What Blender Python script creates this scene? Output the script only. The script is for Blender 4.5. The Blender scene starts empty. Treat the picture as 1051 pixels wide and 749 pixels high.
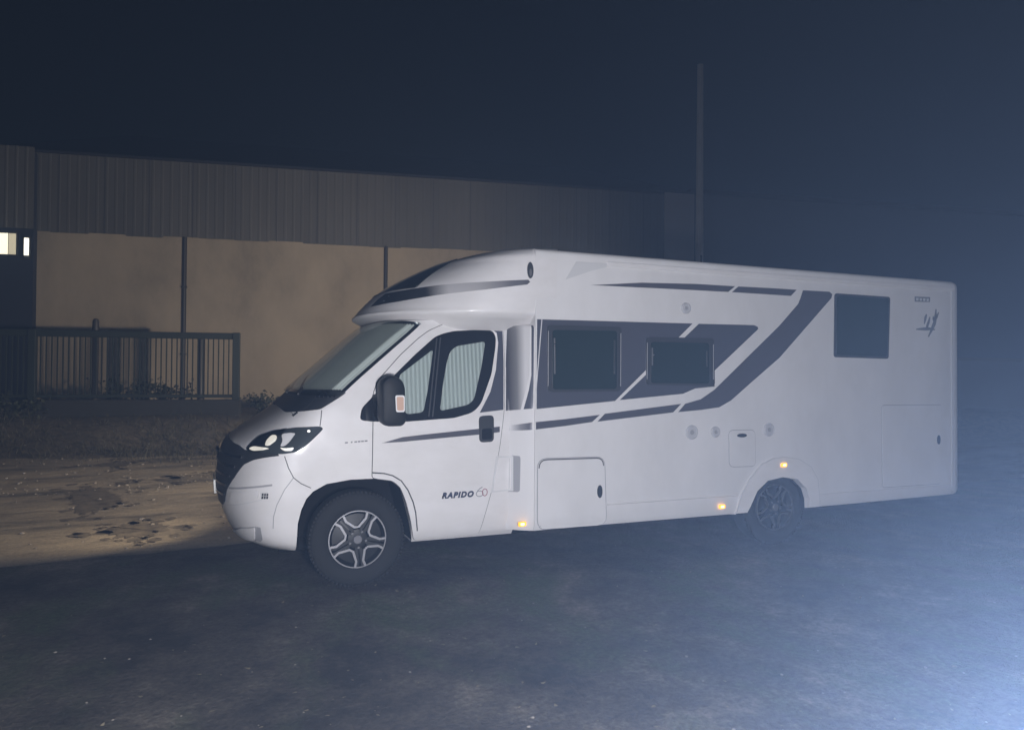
import bpy, bmesh, math, random
from mathutils import Vector, Matrix
from mathutils.bvhtree import BVHTree
random.seed(7)
scn = bpy.context.scene
COL = scn.collection
PI = math.pi
CY = 1.175                                  # centre plane of the motorhome

# light and air settings
HAZE_COL = (.38, .58, 1., 1); HAZE_D = .0165; HAZE_G = .76
SKY = .0005
FILL_POS = (-.8, -8.3, 1.5); FILL = 250.; FILL_COL = (.98, .97, 1.)
GLOW_POS = (-.55, -5.315, 1.33); GLOW = 960.; GLOW_COL = (.98, .965, 1.)
STREET_POS = (5.2, 3.25, 1.9); STREET = 5200.; STREET_AIM = (-.8, 12., 1.5); STREET_CONE = 145; HEAD = 130.
MUD = [[(-2.8, 5.36), (-2.81, 5.94), (-2.69, 6.36), (-2.44, 5.99), (-2.23, 5.65), (-2.18, 4.83), (-2.3, 4.59), (-2.36, 4.15), (-2.54, 4.41)],
       [(-2.16, 2.93), (-2.08, 3.25), (-1.87, 3.49), (-1.69, 3.32), (-1.53, 3.04), (-1.62, 2.77), (-1.76, 2.64), (-2.0, 2.64)],
       [(-3.2, 9.12), (-2.83, 9.75), (-2.41, 9.45), (-2.66, 8.65)], [(-2.05, 6.84), (-1.72, 7.06), (-1.38, 7.29), (-1.62, 6.47)]]
# outlines of panels and markings on the bodywork, in metres
F = {
 'band_a': [(1.508, 2.115), (2.995, 2.126), (2.185, 1.425), (1.42, 1.363)],
 'band_b': [(3.065, 2.126), (3.699, 2.134), (3.742, 2.119), (3.748, 2.098), (3.241, 1.698), (3.241, 1.551), (3.024, 1.533), (2.892, 1.485), (2.233, 1.433)],
 'win1_out': [(1.528, 2.065), (2.24, 2.071), (2.233, 1.509), (1.542, 1.504)],
 'win1_in': [(1.573, 2.024), (2.192, 2.034), (2.19, 1.53), (1.578, 1.527)],
 'win2_out': [(2.494, 1.99), (3.224, 1.997), (3.236, 1.556), (2.501, 1.566)],
 'win2_in': [(2.539, 1.946), (3.162, 1.949), (3.168, 1.578), (2.541, 1.583)],
 'win1_l1': [(1.589, 1.956), (1.593, 1.656)],
 'win1_l2': [(2.166, 1.954), (2.167, 1.66)],
 'win2_l1': [(2.55, 1.894), (2.55, 1.738)],
 'win2_l2': [(3.138, 1.877), (3.138, 1.733)],
 'top_a': [(1.943, 2.421), (2.455, 2.47), (3.021, 2.49), (3.474, 2.492), (3.396, 2.435), (2.657, 2.429)],
 'top_b': [(3.513, 2.492), (3.888, 2.497), (4.22, 2.497), (4.147, 2.434), (3.771, 2.435), (3.438, 2.435)],
 'diag': [(4.3, 2.496), (4.641, 2.499), (4.68, 2.476), (4.667, 2.436), (4.008, 1.83), (3.684, 1.603), (3.428, 1.42), (3.295, 1.359), (3.098, 1.337), (2.842, 1.32), (2.916, 1.394), (3.087, 1.434), (3.239, 1.52), (4.008, 2.141), (4.239, 2.359), (4.269, 2.418)],
 'low_a': [(1.434, 1.256), (1.704, 1.276), (2.036, 1.307), (1.961, 1.247), (1.705, 1.218), (1.435, 1.195)],
 'low_p': [(1.251, 1.223), (1.408, 1.253), (1.409, 1.192), (1.242, 1.178)],
 'low_b': [(2.086, 1.316), (2.873, 1.394), (2.786, 1.318), (2.013, 1.249)],
 'hatch': [(1.454, 0.948), (2.081, 0.941), (2.103, 0.357), (1.456, 0.367)],
 'hatch_lock': [(2.035, 0.65)],
 'skirt': [(2.112, 0.545), (3.509, 0.547), (3.566, 0.334), (2.122, 0.334)],
 'skirt_r': [(4.45, 0.489), (6.371, 0.487), (6.355, 0.355), (4.45, 0.345)],
 'flare_out': [(3.466, 0.321), (3.541, 0.538), (3.638, 0.678), (3.779, 0.813), (3.922, 0.861), (4.039, 0.874), (4.234, 0.846), (4.385, 0.765), (4.472, 0.638), (4.511, 0.331)],
 'flare_in': [(3.587, 0.313), (3.656, 0.44), (3.726, 0.562), (3.851, 0.654), (4.031, 0.679), (4.216, 0.651), (4.328, 0.558), (4.366, 0.454), (4.373, 0.323)],
 'vent1': [(2.987, 1.134)],
 'vent2': [(3.251, 1.131)],
 'vent3': [(3.875, 1.138)],
 'vent4': [(2.921, 2.262)],
 'flap': [(3.406, 1.141), (3.708, 1.138), (3.715, 0.798), (3.413, 0.803)],
 'flap_lock': [(3.551, 1.092)],
 'amber1': [(4.039, 0.797)],
 'amber2': [(3.317, 0.441)],
 'rwin': [(4.707, 2.486), (5.466, 2.484), (5.441, 1.839), (4.696, 1.845)],
 'sticker': [(5.837, 2.508), (6.069, 2.512), (6.063, 2.459), (5.837, 2.453)],
 'e1': [(5.859, 2.16), (5.962, 2.167), (6.056, 2.171), (6.14, 2.165)],
 'e2': [(6.015, 2.327), (5.998, 2.289), (5.98, 2.221)],
 'e3': [(6.066, 2.3), (6.047, 2.248), (6.023, 2.197), (6.009, 2.172)],
 'e4': [(6.159, 2.387), (6.152, 2.311), (6.134, 2.235), (6.098, 2.174), (6.042, 2.085)],
 'e5': [(6.2, 2.355), (6.164, 2.295), (6.116, 2.272), (6.116, 2.31)],
 'rhatch': [(5.358, 1.355), (6.238, 1.352), (6.22, 0.505), (5.364, 0.508)],
 'rhatch_lock': [(6.185, 0.979)],
 'sidetrim': [(3.837, 2.615), (3.837, 2.611)],
 'tri': [(1.789, 2.684), (2.13, 2.683), (2.15, 2.625), (1.883, 2.549), (1.67, 2.453)],
 'seam': [(1.416, 2.049), (1.431, 0.353)],
 'edge_mark': [(1.482, 2.116), (1.419, 1.361)],
 'grad': [(1.264, 2.065), (1.392, 2.055), (1.387, 1.644), (1.364, 1.522), (1.327, 1.357), (1.22, 1.345)],
 'darkp': [(1.401, 2.055), (1.417, 2.055), (1.415, 1.369), (1.347, 1.36), (1.384, 1.522), (1.4, 1.644)],
 'darkb': [(1.425, 2.055), (1.474, 2.058), (1.423, 1.523)],
 'amber0': [(1.321, 0.419)],
 'recess': [(1.267, 0.975), (1.319, 0.971), (1.325, 0.954), (1.322, 0.684), (1.308, 0.672), (1.234, 0.671), (1.266, 0.691)],
 'flapcab': [(1.137, 0.963), (1.263, 0.962), (1.266, 0.693), (1.089, 0.682)],
 'door': [(0.107, 1.144), (0.113, 1.491), (0.157, 1.598), (0.338, 1.797), (0.495, 1.939), (0.58, 2.0), (0.699, 2.055), (0.87, 2.079), (1.21, 2.09), (1.233, 2.072), (1.23, 1.767), (1.203, 1.357), (1.162, 1.075), (1.097, 0.714), (0.991, 0.33), (0.447, 0.324), (0.41, 0.503), (0.375, 0.637), (0.327, 0.755), (0.264, 0.812), (0.141, 0.833), (0.103, 0.843)],
 'quarter': [(0.979, 2.039), (1.094, 2.058), (1.228, 2.07), (1.221, 1.767), (1.196, 1.353), (0.986, 1.332), (1.089, 1.504), (1.147, 1.683), (1.181, 1.915), (1.173, 1.999), (1.119, 2.039)],
 'winframe': [(0.019, 1.38), (0.175, 1.534), (0.455, 1.803), (0.627, 1.951), (0.695, 1.979), (0.794, 2.004), (1.091, 2.026), (1.143, 2.006), (1.161, 1.958), (1.153, 1.881), (1.105, 1.65), (1.006, 1.418), (0.961, 1.364), (0.907, 1.329), (0.763, 1.292), (0.371, 1.27), (0.086, 1.276), (0.003, 1.289)],
 'blind_f': [(0.318, 1.633), (0.606, 1.847), (0.549, 1.513), (0.507, 1.342), (0.364, 1.327)],
 'blind_r': [(0.718, 1.744), (0.751, 1.833), (0.807, 1.878), (1.063, 1.923), (1.017, 1.708), (0.939, 1.44), (0.887, 1.397), (0.645, 1.35), (0.677, 1.552)],
 'bar': [(0.641, 1.94), (0.672, 1.946), (0.582, 1.306), (0.55, 1.307)],
 'handle': [(0.976, 1.304), (1.105, 1.31), (1.102, 1.093), (0.978, 1.089)],
 'dstripe': [(0.175, 1.108), (0.339, 1.15), (0.553, 1.169), (0.966, 1.201), (1.16, 1.216), (1.159, 1.17), (0.966, 1.153), (0.553, 1.127), (0.339, 1.113)],
 'text': [(0.663, 0.651), (0.928, 0.649), (0.662, 0.695), (0.957, 0.643), (1.047, 0.646), (0.956, 0.718)],
 'arch': [(-0.455, 0.305), (-0.448, 0.524), (-0.425, 0.624), (-0.389, 0.705), (-0.341, 0.759), (-0.242, 0.811), (-0.065, 0.835), (0.143, 0.835), (0.222, 0.826), (0.283, 0.804), (0.338, 0.755), (0.373, 0.639), (0.41, 0.502), (0.436, 0.305)],
 'archlip': [(0.103, 0.882), (0.195, 0.872), (0.262, 0.852), (0.33, 0.809), (0.385, 0.732), (0.428, 0.636), (0.45, 0.554), (0.469, 0.402)],
 'seam1': [(-0.547, 1.03), (-0.519, 0.943), (-0.483, 0.87)],
 'seam2': [(-0.483, 0.87), (-0.545, 0.785), (-0.598, 0.671), (-0.619, 0.583), (-0.62, 0.494)],
 'seam3': [(-0.483, 0.87), (-0.427, 0.823), (-0.356, 0.787)],
 'hoodseam': [(-0.28, 1.367), (-0.286, 1.306), (-0.294, 1.248)],
 'lamp': [(-0.804, 1.07), (-0.766, 1.117), (-0.711, 1.166), (-0.611, 1.208), (-0.472, 1.238), (-0.297, 1.248), (-0.268, 1.232), (-0.289, 1.206), (-0.357, 1.139), (-0.417, 1.087), (-0.472, 1.058), (-0.562, 1.046), (-0.695, 1.052), (-0.781, 1.052)],
 'refl': [(-0.679, 1.102), (-0.667, 1.138), (-0.627, 1.179), (-0.593, 1.178), (-0.601, 1.141), (-0.651, 1.103)],
 'drl1': [(-0.788, 1.075), (-0.754, 1.095), (-0.665, 1.089), (-0.649, 1.083), (-0.702, 1.069), (-0.761, 1.062)],
 'drl2': [(-0.582, 1.094), (-0.548, 1.088), (-0.481, 1.093), (-0.495, 1.07), (-0.548, 1.067)],
 'refl2': [(-0.565, 1.188), (-0.501, 1.199), (-0.466, 1.195), (-0.484, 1.171), (-0.513, 1.13), (-0.546, 1.103), (-0.577, 1.1), (-0.556, 1.138)],
 'grille_px': [(0.137, 1.035), (0.177, 1.02), (0.244, 0.998), (0.314, 0.96), (0.401, 0.853), (0.5, 0.759), (0.587, 0.649), (1.006, 1.17), (0.821, 1.098), (0.331, 1.056)],
 'fog_px': [(0.446, 0.772), (0.148, 0.82), (0.158, 0.722), (0.514, 0.631), (0.184, 0.763), (0.157, 0.767), (0.159, 0.718), (0.183, 0.714), (0.793, 0.404), (0.248, 0.501), (0.345, 0.375), (0.62, 0.364)],
 'fogline': [(-0.926, 0.765), (-0.793, 0.794), (-0.631, 0.82)],
 'fogline2': [(-0.931, 0.627), (-0.791, 0.681), (-0.699, 0.711)],
 'fogline3': [(-0.897, 0.406), (-0.839, 0.467), (-0.74, 0.501), (-0.732, 0.375)],
 'foglamp': [(-0.71, 0.763), (-0.657, 0.768), (-0.662, 0.718), (-0.707, 0.712)],
 'scoop': [(-0.905, 0.742), (-0.72, 0.777), (-0.723, 0.716), (-0.917, 0.644)],
 'cowl': [(-0.548, 1.371), (-0.434, 1.461), (-0.267, 1.512), (-0.09, 1.503), (-0.135, 1.47), (-0.288, 1.374), (-0.529, 1.342)],
 'screen': [(0.234, 2.052), (0.484, 2.024), (0.253, 1.823), (-0.021, 1.582), (-0.12, 1.492), (-0.234, 1.52)],
 'wiper': [(-0.427, 1.473), (-0.267, 1.616)],
 'badge': [(-0.108, 1.113), (0.071, 1.123)],
 'mirror': [(0.106, 1.586), (0.157, 1.63), (0.208, 1.637), (0.265, 1.601), (0.286, 1.543), (0.292, 1.342), (0.3, 1.294), (0.268, 1.256), (0.151, 1.255), (0.109, 1.294)],
 'mind': [(0.205, 1.489), (0.276, 1.488), (0.278, 1.364), (0.212, 1.364)],
 'cstripe': [(0.224, 2.236), (0.281, 2.297), (0.339, 2.347), (0.472, 2.358), (0.671, 2.38), (1.018, 2.405), (1.356, 2.434), (1.373, 2.416), (1.348, 2.394), (1.014, 2.342), (0.645, 2.295), (0.387, 2.255)],
 'clamp': [(1.374, 2.513)],
 'cpts': [(0.221, 2.169), (0.679, 2.219), (1.298, 2.243), (1.414, 2.703), (1.078, 2.654), (0.74, 2.558), (0.435, 2.443), (0.206, 2.242)],
}

# ------------------------------------------------------------------ materials
def mat(name, base, rough=.5, metal=0., coat=0., spec=.5, emit=None, estr=0.):
    m = bpy.data.materials.new(name); m.use_nodes = True
    b = m.node_tree.nodes['Principled BSDF']
    b.inputs['Base Color'].default_value = (*base, 1)
    b.inputs['Roughness'].default_value = rough
    b.inputs['Metallic'].default_value = metal
    b.inputs['Coat Weight'].default_value = coat
    b.inputs['Specular IOR Level'].default_value = spec
    if emit:
        b.inputs['Emission Color'].default_value = (*emit, 1)
        b.inputs['Emission Strength'].default_value = estr
    return m
def nodes(m):
    nt = m.node_tree
    return nt.nodes, nt.links, nt.nodes['Principled BSDF']
def tex(m, kind, scale, detail=4., rough=.55, vec=(1, 1, 1), coord='Object'):
    n, l, b = nodes(m)
    tc = n.new('ShaderNodeTexCoord'); mp = n.new('ShaderNodeMapping')
    mp.inputs['Scale'].default_value = vec
    l.new(tc.outputs[coord], mp.inputs['Vector'])
    if kind == 'noise':
        t = n.new('ShaderNodeTexNoise'); t.inputs['Detail'].default_value = detail
        t.inputs['Roughness'].default_value = rough; out = t.outputs['Fac']
    elif kind == 'voronoi':
        t = n.new('ShaderNodeTexVoronoi'); out = t.outputs['Distance']
    else:
        t = n.new('ShaderNodeTexWave'); out = t.outputs['Fac']
        t.inputs['Distortion'].default_value = 0
    t.inputs['Scale'].default_value = scale
    l.new(mp.outputs[0], t.inputs['Vector'])
    return out
def ramp(m, src, stops):
    n, l, b = nodes(m)
    r = n.new('ShaderNodeValToRGB'); e = r.color_ramp.elements
    while len(e) < len(stops): e.new(.5)
    for k, (p, c) in enumerate(stops):
        e[k].position = p; e[k].color = (*c, 1) if len(c) == 3 else c
    l.new(src, r.inputs['Fac'])
    return r.outputs['Color']
def mix(m, fac, a, b_):
    n, l, b = nodes(m)
    x = n.new('ShaderNodeMix'); x.data_type = 'RGBA'
    for s, v in ((0, fac), (6, a), (7, b_)):
        if isinstance(v, (int, float)): x.inputs[s].default_value = v
        elif isinstance(v, tuple): x.inputs[s].default_value = (*v, 1)
        else: l.new(v, x.inputs[s])
    return x.outputs[2]
def setcol(m, c):
    n, l, b = nodes(m); l.new(c, b.inputs['Base Color'])
def setrough(m, c):
    n, l, b = nodes(m); l.new(c, b.inputs['Roughness'])
def bump(m, src, strength, dist=.02):
    n, l, b = nodes(m)
    u = n.new('ShaderNodeBump'); u.inputs['Strength'].default_value = strength
    u.inputs['Distance'].default_value = dist
    l.new(src, u.inputs['Height']); l.new(u.outputs[0], b.inputs['Normal'])

M = {}
w = M['paint'] = mat('white paint', (.78, .765, .77), .35, coat=.25)
w.node_tree.nodes['Principled BSDF'].inputs['Coat Roughness'].default_value = .14
setcol(w, ramp(w, tex(w, 'noise', 2.2, 6, .65, (1, 1, 2)), [(.3, (.72, .705, .70)), (.62, (.79, .775, .78))]))
setrough(w, ramp(w, tex(w, 'noise', 5, 5), [(.3, (.55,)*3), (.7, (.4,)*3)]))
g = M['panel'] = mat('white laminate panel', (.77, .76, .765), .42)
setcol(g, ramp(g, tex(g, 'noise', 1.4, 6, .65, (1.5, 1, .8)), [(.3, (.70, .69, .69)), (.65, (.78, .77, .775))]))
bump(g, tex(g, 'noise', 1.1, 2), .12, .02)
M['trim'] = mat('pale grey trim', (.64, .64, .65), .45)
M['moulding'] = mat('matt white moulding', (.76, .75, .755), .65, spec=.2)
M['shade'] = mat('grey plastic and painted shade', (.36, .36, .38), .5)  # serves real grey parts and the painted shade on the bumper
M['gap'] = mat('shut line rubber', (.05, .05, .055), .7)
M['vinyl'] = mat('graphite vinyl', (.085, .085, .105), .32)
M['vinyl_band'] = mat('dark graphite vinyl', (.075, .08, .105), .3)
M['acrylic'] = mat('tinted acrylic', (.018, .032, .036), .12, coat=.3)
M['acrylic_frame'] = mat('window frame plastic', (.045, .05, .06), .35)
M['black'] = mat('black plastic', (.022, .024, .028), .5)
bump(M['black'], tex(M['black'], 'noise', 300, 2), .15, .001)
M['mirror_black'] = mat('mirror housing', (.009, .010, .012), .55, spec=.25)
M['gloss_black'] = mat('gloss black', (.012, .013, .016), .12, coat=1)
M['tyre'] = mat('tyre rubber', (.013, .0135, .015), .85)
M['liner'] = mat('arch liner felt', (.010, .010, .011), .95, spec=.1)
M['alloy'] = mat('machined alloy', (.34, .34, .36), .42, .9)
M['rim_dark'] = mat('dark painted rim', (.008, .0085, .010), .5)
M['chrome'] = mat('chrome', (.85, .85, .87), .12, 1.)
M['silver'] = mat('silver badge', (.16, .16, .175), .5, .3)
M['headlamp_shell'] = mat('headlamp dark shell', (.045, .055, .06), .6, spec=.15)
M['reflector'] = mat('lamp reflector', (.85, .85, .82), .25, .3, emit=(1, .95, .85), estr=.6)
M['amber'] = mat('amber lens', (.8, .3, .02), .3, emit=(1., .42, .03), estr=1.6)
M['amber_core'] = mat('amber lamp core', (.9, .7, .2), .3, emit=(1., .72, .2), estr=5.)
M['indicator'] = mat('clear indicator', (.55, .36, .27), .35)
M['ind_frame'] = mat('indicator frame', (.75, .75, .76), .5)
M['red_edge'] = mat('dark red print', (.30, .07, .11), .5)
M['ink'] = mat('dark lettering', (.035, .045, .085), .4)
M['ink_soft'] = mat('faded print', (.22, .23, .26), .5)
M['plate'] = mat('number plate white', (.75, .75, .72), .4)
bl = M['blind'] = mat('pleated blind', (.5, .55, .53), .8)
wv = tex(bl, 'wave', 9, vec=(1, 1, 0))
setcol(bl, ramp(bl, wv, [(.1, (.45, .485, .48)), (.55, (.62, .66, .655))])); bump(bl, wv, .8, .01)
ws = M['screen_blind_glow'] = mat('windscreen blind with added glow', (.55, .575, .57), .85, emit=(.82, .89, .87), estr=.07)  # faint glow added so the unlit blind reads as lit
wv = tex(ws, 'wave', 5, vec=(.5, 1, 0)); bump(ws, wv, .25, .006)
def glass(name, tint, refl):
    m = bpy.data.materials.new(name); m.use_nodes = True
    n = m.node_tree.nodes; l = m.node_tree.links; n.clear()
    o = n.new('ShaderNodeOutputMaterial'); mx = n.new('ShaderNodeMixShader')
    t = n.new('ShaderNodeBsdfTransparent'); t.inputs[0].default_value = (*tint, 1)
    gl = n.new('ShaderNodeBsdfGlossy'); gl.inputs['Roughness'].default_value = .04
    fr = n.new('ShaderNodeFresnel'); fr.inputs[0].default_value = refl
    l.new(fr.outputs[0], mx.inputs[0]); l.new(t.outputs[0], mx.inputs[1]); l.new(gl.outputs[0], mx.inputs[2])
    l.new(mx.outputs[0], o.inputs[0]); return m
M['glass'] = glass('side glass', (.79, .83, .82), 1.5)
M['screen_glass'] = glass('windscreen glass', (.82, .85, .84), 1.45)
M['lens'] = glass('clear lens', (.9, .9, .9), 1.45)
# fades along X: printed on the corner graphic, a painted sheen on the overcab band
def fade(name, x0, x1, z0, z1, c0, c1, stops=None):
    m = mat(name, c0, .32)
    n, l, b = nodes(m)
    tc = n.new('ShaderNodeTexCoord'); sp = n.new('ShaderNodeSeparateXYZ'); l.new(tc.outputs['Object'], sp.inputs[0])
    mr = n.new('ShaderNodeMapRange'); mr.inputs[1].default_value = x0; mr.inputs[2].default_value = x1
    l.new(sp.outputs[0], mr.inputs[0])
    nz = n.new('ShaderNodeTexNoise'); nz.inputs['Scale'].default_value = 420
    ad = n.new('ShaderNodeMath'); ad.operation = 'MULTIPLY_ADD'; ad.inputs[1].default_value = .08
    l.new(tc.outputs['Object'], nz.inputs['Vector'])
    l.new(nz.outputs['Fac'], ad.inputs[0]); l.new(mr.outputs[0], ad.inputs[2])
    sub = n.new('ShaderNodeMath'); sub.operation = 'SUBTRACT'; sub.inputs[1].default_value = .04
    l.new(ad.outputs[0], sub.inputs[0])
    setcol(m, ramp(m, sub.outputs[0], stops or [(0, c0), (1, c1)]))
    return m

# ground
a = M['asphalt'] = mat('worn asphalt', (.06, .06, .06), .9)
n1 = tex(a, 'noise', 1.0, 9, .68); n2 = tex(a, 'noise', 26, 8, .72); n3 = tex(a, 'noise', .9, 5, .6, (1.3, .8, 1))
c = ramp(a, n1, [(.39, (.028, .024, .022)), (.47, (.072, .062, .053)), (.55, (.115, .100, .083)), (.62, (.21, .185, .15))])
moss = ramp(a, n3, [(.50, (0, 0, 0)), (.66, (1, 1, 1))])
c = mix(a, moss, c, (.068, .092, .045))
speck = ramp(a, n2, [(.36, (.5,)*3), (.55, (1., 1., 1.)), (.72, (1.6, 1.58, 1.52))])
nn, ll, bb = nodes(a); mm = nn.new('ShaderNodeMix'); mm.data_type = 'RGBA'; mm.blend_type = 'MULTIPLY'; mm.inputs[0].default_value = .8
ll.new(c, mm.inputs[6]); ll.new(speck, mm.inputs[7]); setcol(a, mm.outputs[2]); bump(a, n2, 1., .05)
d = M['dirt'] = mat('sandy dirt', (.24, .19, .13), .95)
n1 = tex(d, 'noise', .8, 8, .65, (.55, 1.5, 1)); n2 = tex(d, 'noise', 30, 6, .7); n3 = tex(d, 'noise', .33, 5, .6, (.5, 1.3, 1))
c = ramp(d, n1, [(.36, (.09, .080, .064)), (.46, (.24, .208, .16)), (.62, (.35, .30, .228))])
c = mix(d, ramp(d, n3, [(.55, (0, 0, 0)), (.66, (.85, .85, .85))]), c, (.075, .066, .050))
nn, ll, bb = nodes(d); mm = nn.new('ShaderNodeMix'); mm.data_type = 'RGBA'; mm.blend_type = 'MULTIPLY'; mm.inputs[0].default_value = .7
ll.new(c, mm.inputs[6]); ll.new(ramp(d, n2, [(.35, (.55,)*3), (.7, (1.35,)*3)]), mm.inputs[7]); setcol(d, mm.outputs[2]); bump(d, n1, 1., .12)
M['mud'] = mat('damp earth', (.07, .06, .046), .8)
setcol(M['mud'], ramp(M['mud'], tex(M['mud'], 'noise', 7, 8, .7), [(.36, (.06, .053, .043)), (.62, (.17, .147, .112))]))
M['stone'] = mat('pale stone', (.22, .20, .175), .9)
M['leaf'] = mat('dark leaf', (.022, .030, .014), .7)
M['weed'] = mat('dry weed', (.05, .048, .03), .85)
M['bark'] = mat('bark', (.08, .065, .05), .9)
p = M['plaster'] = mat('beige plaster', (.40, .32, .23), .9)
n1 = tex(p, 'noise', .45, 8, .68, (1, 1, .55)); n2 = tex(p, 'noise', 9, 5, .6)
c = ramp(p, n1, [(.36, (.27, .235, .18)), (.48, (.36, .31, .24)), (.62, (.43, .37, .285))]); setcol(p, c); bump(p, n2, .25, .01)
k = M['cladding'] = mat('grey cladding sheet', (.22, .22, .215), .55)
setcol(k, ramp(k, tex(k, 'noise', .5, 5, .6, (1, 1, .25)), [(.3, (.080, .079, .074)), (.7, (.125, .122, .114))]))
M['roof'] = mat('dark roof sheet', (.012, .013, .018), .8)
M['annex'] = mat('dark blue sheet', (.022, .027, .045), .6)
M['pipe'] = mat('dark downpipe', (.03, .028, .027), .5)
M['end'] = mat('lighter end panel', (.30, .285, .28), .7)
M['fence'] = mat('green painted steel', (.011, .018, .014), .6)
M['plinth'] = mat('weathered concrete', (.022, .023, .022), .95)
M['farwall'] = mat('far rendered wall', (.17, .165, .16), .9)
M['shed'] = mat('grey shed sheet', (.10, .105, .115), .7)
M['pole'] = mat('weathered timber', (.17, .15, .12), .9)
setcol(M['pole'], ramp(M['pole'], tex(M['pole'], 'noise', 6, 5, .6, (6, 6, .3)), [(.3, (.34, .335, .32)), (.7, (.52, .51, .48))]))
M['win_light'] = mat('lit window pane', (.8, .8, .7), .5, emit=(1., .93, .68), estr=1.7)
M['lamp_light'] = mat('lit lamp diffuser', (.9, .9, .8), .5, emit=(1., .96, .78), estr=2.2)

# ------------------------------------------------------------------ object helpers
ORG = {}
def link(name, me, parent=None, loc=(0, 0, 0)):
    o = bpy.data.objects.new(name, me); COL.objects.link(o)
    loc = Vector(loc); ORG[o.name] = loc
    if parent is not None:
        o.parent = parent; o.location = loc - ORG[parent.name]
    else:
        o.location = loc
    return o
def obj(name, bm, m, parent=None, loc=(0, 0, 0), smooth=None):
    bmesh.ops.recalc_face_normals(bm, faces=bm.faces)
    me = bpy.data.meshes.new(name); bm.to_mesh(me); bm.free()
    for x in (m if isinstance(m, (list, tuple)) else [m]): me.materials.append(x)
    if smooth:
        for f in me.polygons: f.use_smooth = True
        me.set_sharp_from_angle(angle=math.radians(smooth))
    return link(name, me, parent, loc)
def thing(name, label, cat, loc=(0, 0, 0), group=None):
    o = link(name, None, None, loc); tag(o, label, cat, group); return o
def tag(o, label, cat, group=None):
    o['label'] = label; o['category'] = cat
    if group: o['group'] = group
    return o
def box(bm, x0, y0, z0, x1, y1, z1, bev=0.):
    r = bmesh.ops.create_cube(bm, size=1)
    bmesh.ops.scale(bm, vec=(x1 - x0, y1 - y0, z1 - z0), verts=r['verts'])
    bmesh.ops.translate(bm, vec=((x0 + x1)/2, (y0 + y1)/2, (z0 + z1)/2), verts=r['verts'])
    if bev:
        es = list({e for v in r['verts'] for e in v.link_edges})
        bmesh.ops.bevel(bm, geom=es, offset=bev, segments=2, affect='EDGES', profile=.5)
def tube(bm, pts, r, n=8, caps=True):
    pts = [Vector(q) for q in pts]; rs = r if isinstance(r, (list, tuple)) else [r]*len(pts)
    rings = []
    for i, q in enumerate(pts):
        t = (pts[min(i+1, len(pts)-1)] - pts[max(i-1, 0)]).normalized()
        s = t.cross(Vector((0, 0, 1)))
        if s.length < 1e-3: s = t.cross(Vector((0, 1, 0)))
        s.normalize(); u = t.cross(s)
        rings.append([bm.verts.new(q + (s*math.cos(2*PI*k/n) + u*math.sin(2*PI*k/n))*rs[i]) for k in range(n)])
    for a_, b_ in zip(rings, rings[1:]):
        for k in range(n): bm.faces.new((a_[k], a_[(k+1) % n], b_[(k+1) % n], b_[k]))
    if caps: bm.faces.new(rings[0][::-1]); bm.faces.new(rings[-1])
def lathe(bm, prof, n=48):                   # profile (radius, y) round the Y axis
    rings = []
    for r, y in prof:
        rings.append([bm.verts.new((r*math.cos(2*PI*k/n), y, r*math.sin(2*PI*k/n))) for k in range(n)])
    for a_, b_ in zip(rings, rings[1:]):
        for k in range(n): bm.faces.new((a_[k], a_[(k+1) % n], b_[(k+1) % n], b_[k]))
    return rings
def prism(bm, poly, y0, y1):                 # XZ outline pushed along Y
    a_ = [bm.verts.new((x, y0, z)) for x, z in poly]; b_ = [bm.verts.new((x, y1, z)) for x, z in poly]
    n = len(poly)
    for k in range(n): bm.faces.new((a_[k], a_[(k+1) % n], b_[(k+1) % n], b_[k]))
    bm.faces.new(a_[::-1]); bm.faces.new(b_)
def rnd(pts, r, seg=4):
    out = []; n = len(pts)
    for i in range(n):
        p0, p1, p2 = (Vector(pts[(i+j) % n]) for j in (-1, 0, 1))
        a_ = p0 - p1; b_ = p2 - p1; q = min(r, a_.length*.45, b_.length*.45)
        s, e = p1 + a_.normalized()*q, p1 + b_.normalized()*q
        for k in range(seg + 1):
            t = k/seg; out.append(tuple(s*(1-t)**2 + p1*2*t*(1-t) + e*t*t))
    return out
def lerp_table(tab, z):
    if z <= tab[0][0]: return tab[0][1:]
    for i in range(len(tab) - 1):
        if tab[i][0] <= z <= tab[i+1][0]:
            p0 = tab[max(i-1, 0)]; p1 = tab[i]; p2 = tab[i+1]; p3 = tab[min(i+2, len(tab)-1)]
            t = (z - p1[0])/(p2[0] - p1[0]); h = p2[0] - p1[0]; res = []
            for k in range(1, len(p1)):
                d1 = (p2[k]-p1[k])/h
                def lim(a_, b_): return 0. if a_*b_ <= 0 else 2*a_*b_/(a_+b_)
                dl = (p1[k]-p0[k])/(p1[0]-p0[0]) if i > 0 else d1
                dr = (p3[k]-p2[k])/(p3[0]-p2[0]) if i+2 < len(tab) else d1
                m1, m2 = lim(dl, d1)*h, lim(dr, d1)*h
                res.append((2*t**3-3*t**2+1)*p1[k] + (t**3-2*t**2+t)*m1 + (-2*t**3+3*t**2)*p2[k] + (t**3-t**2)*m2)
            return tuple(res)
    return tab[-1][1:]
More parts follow.
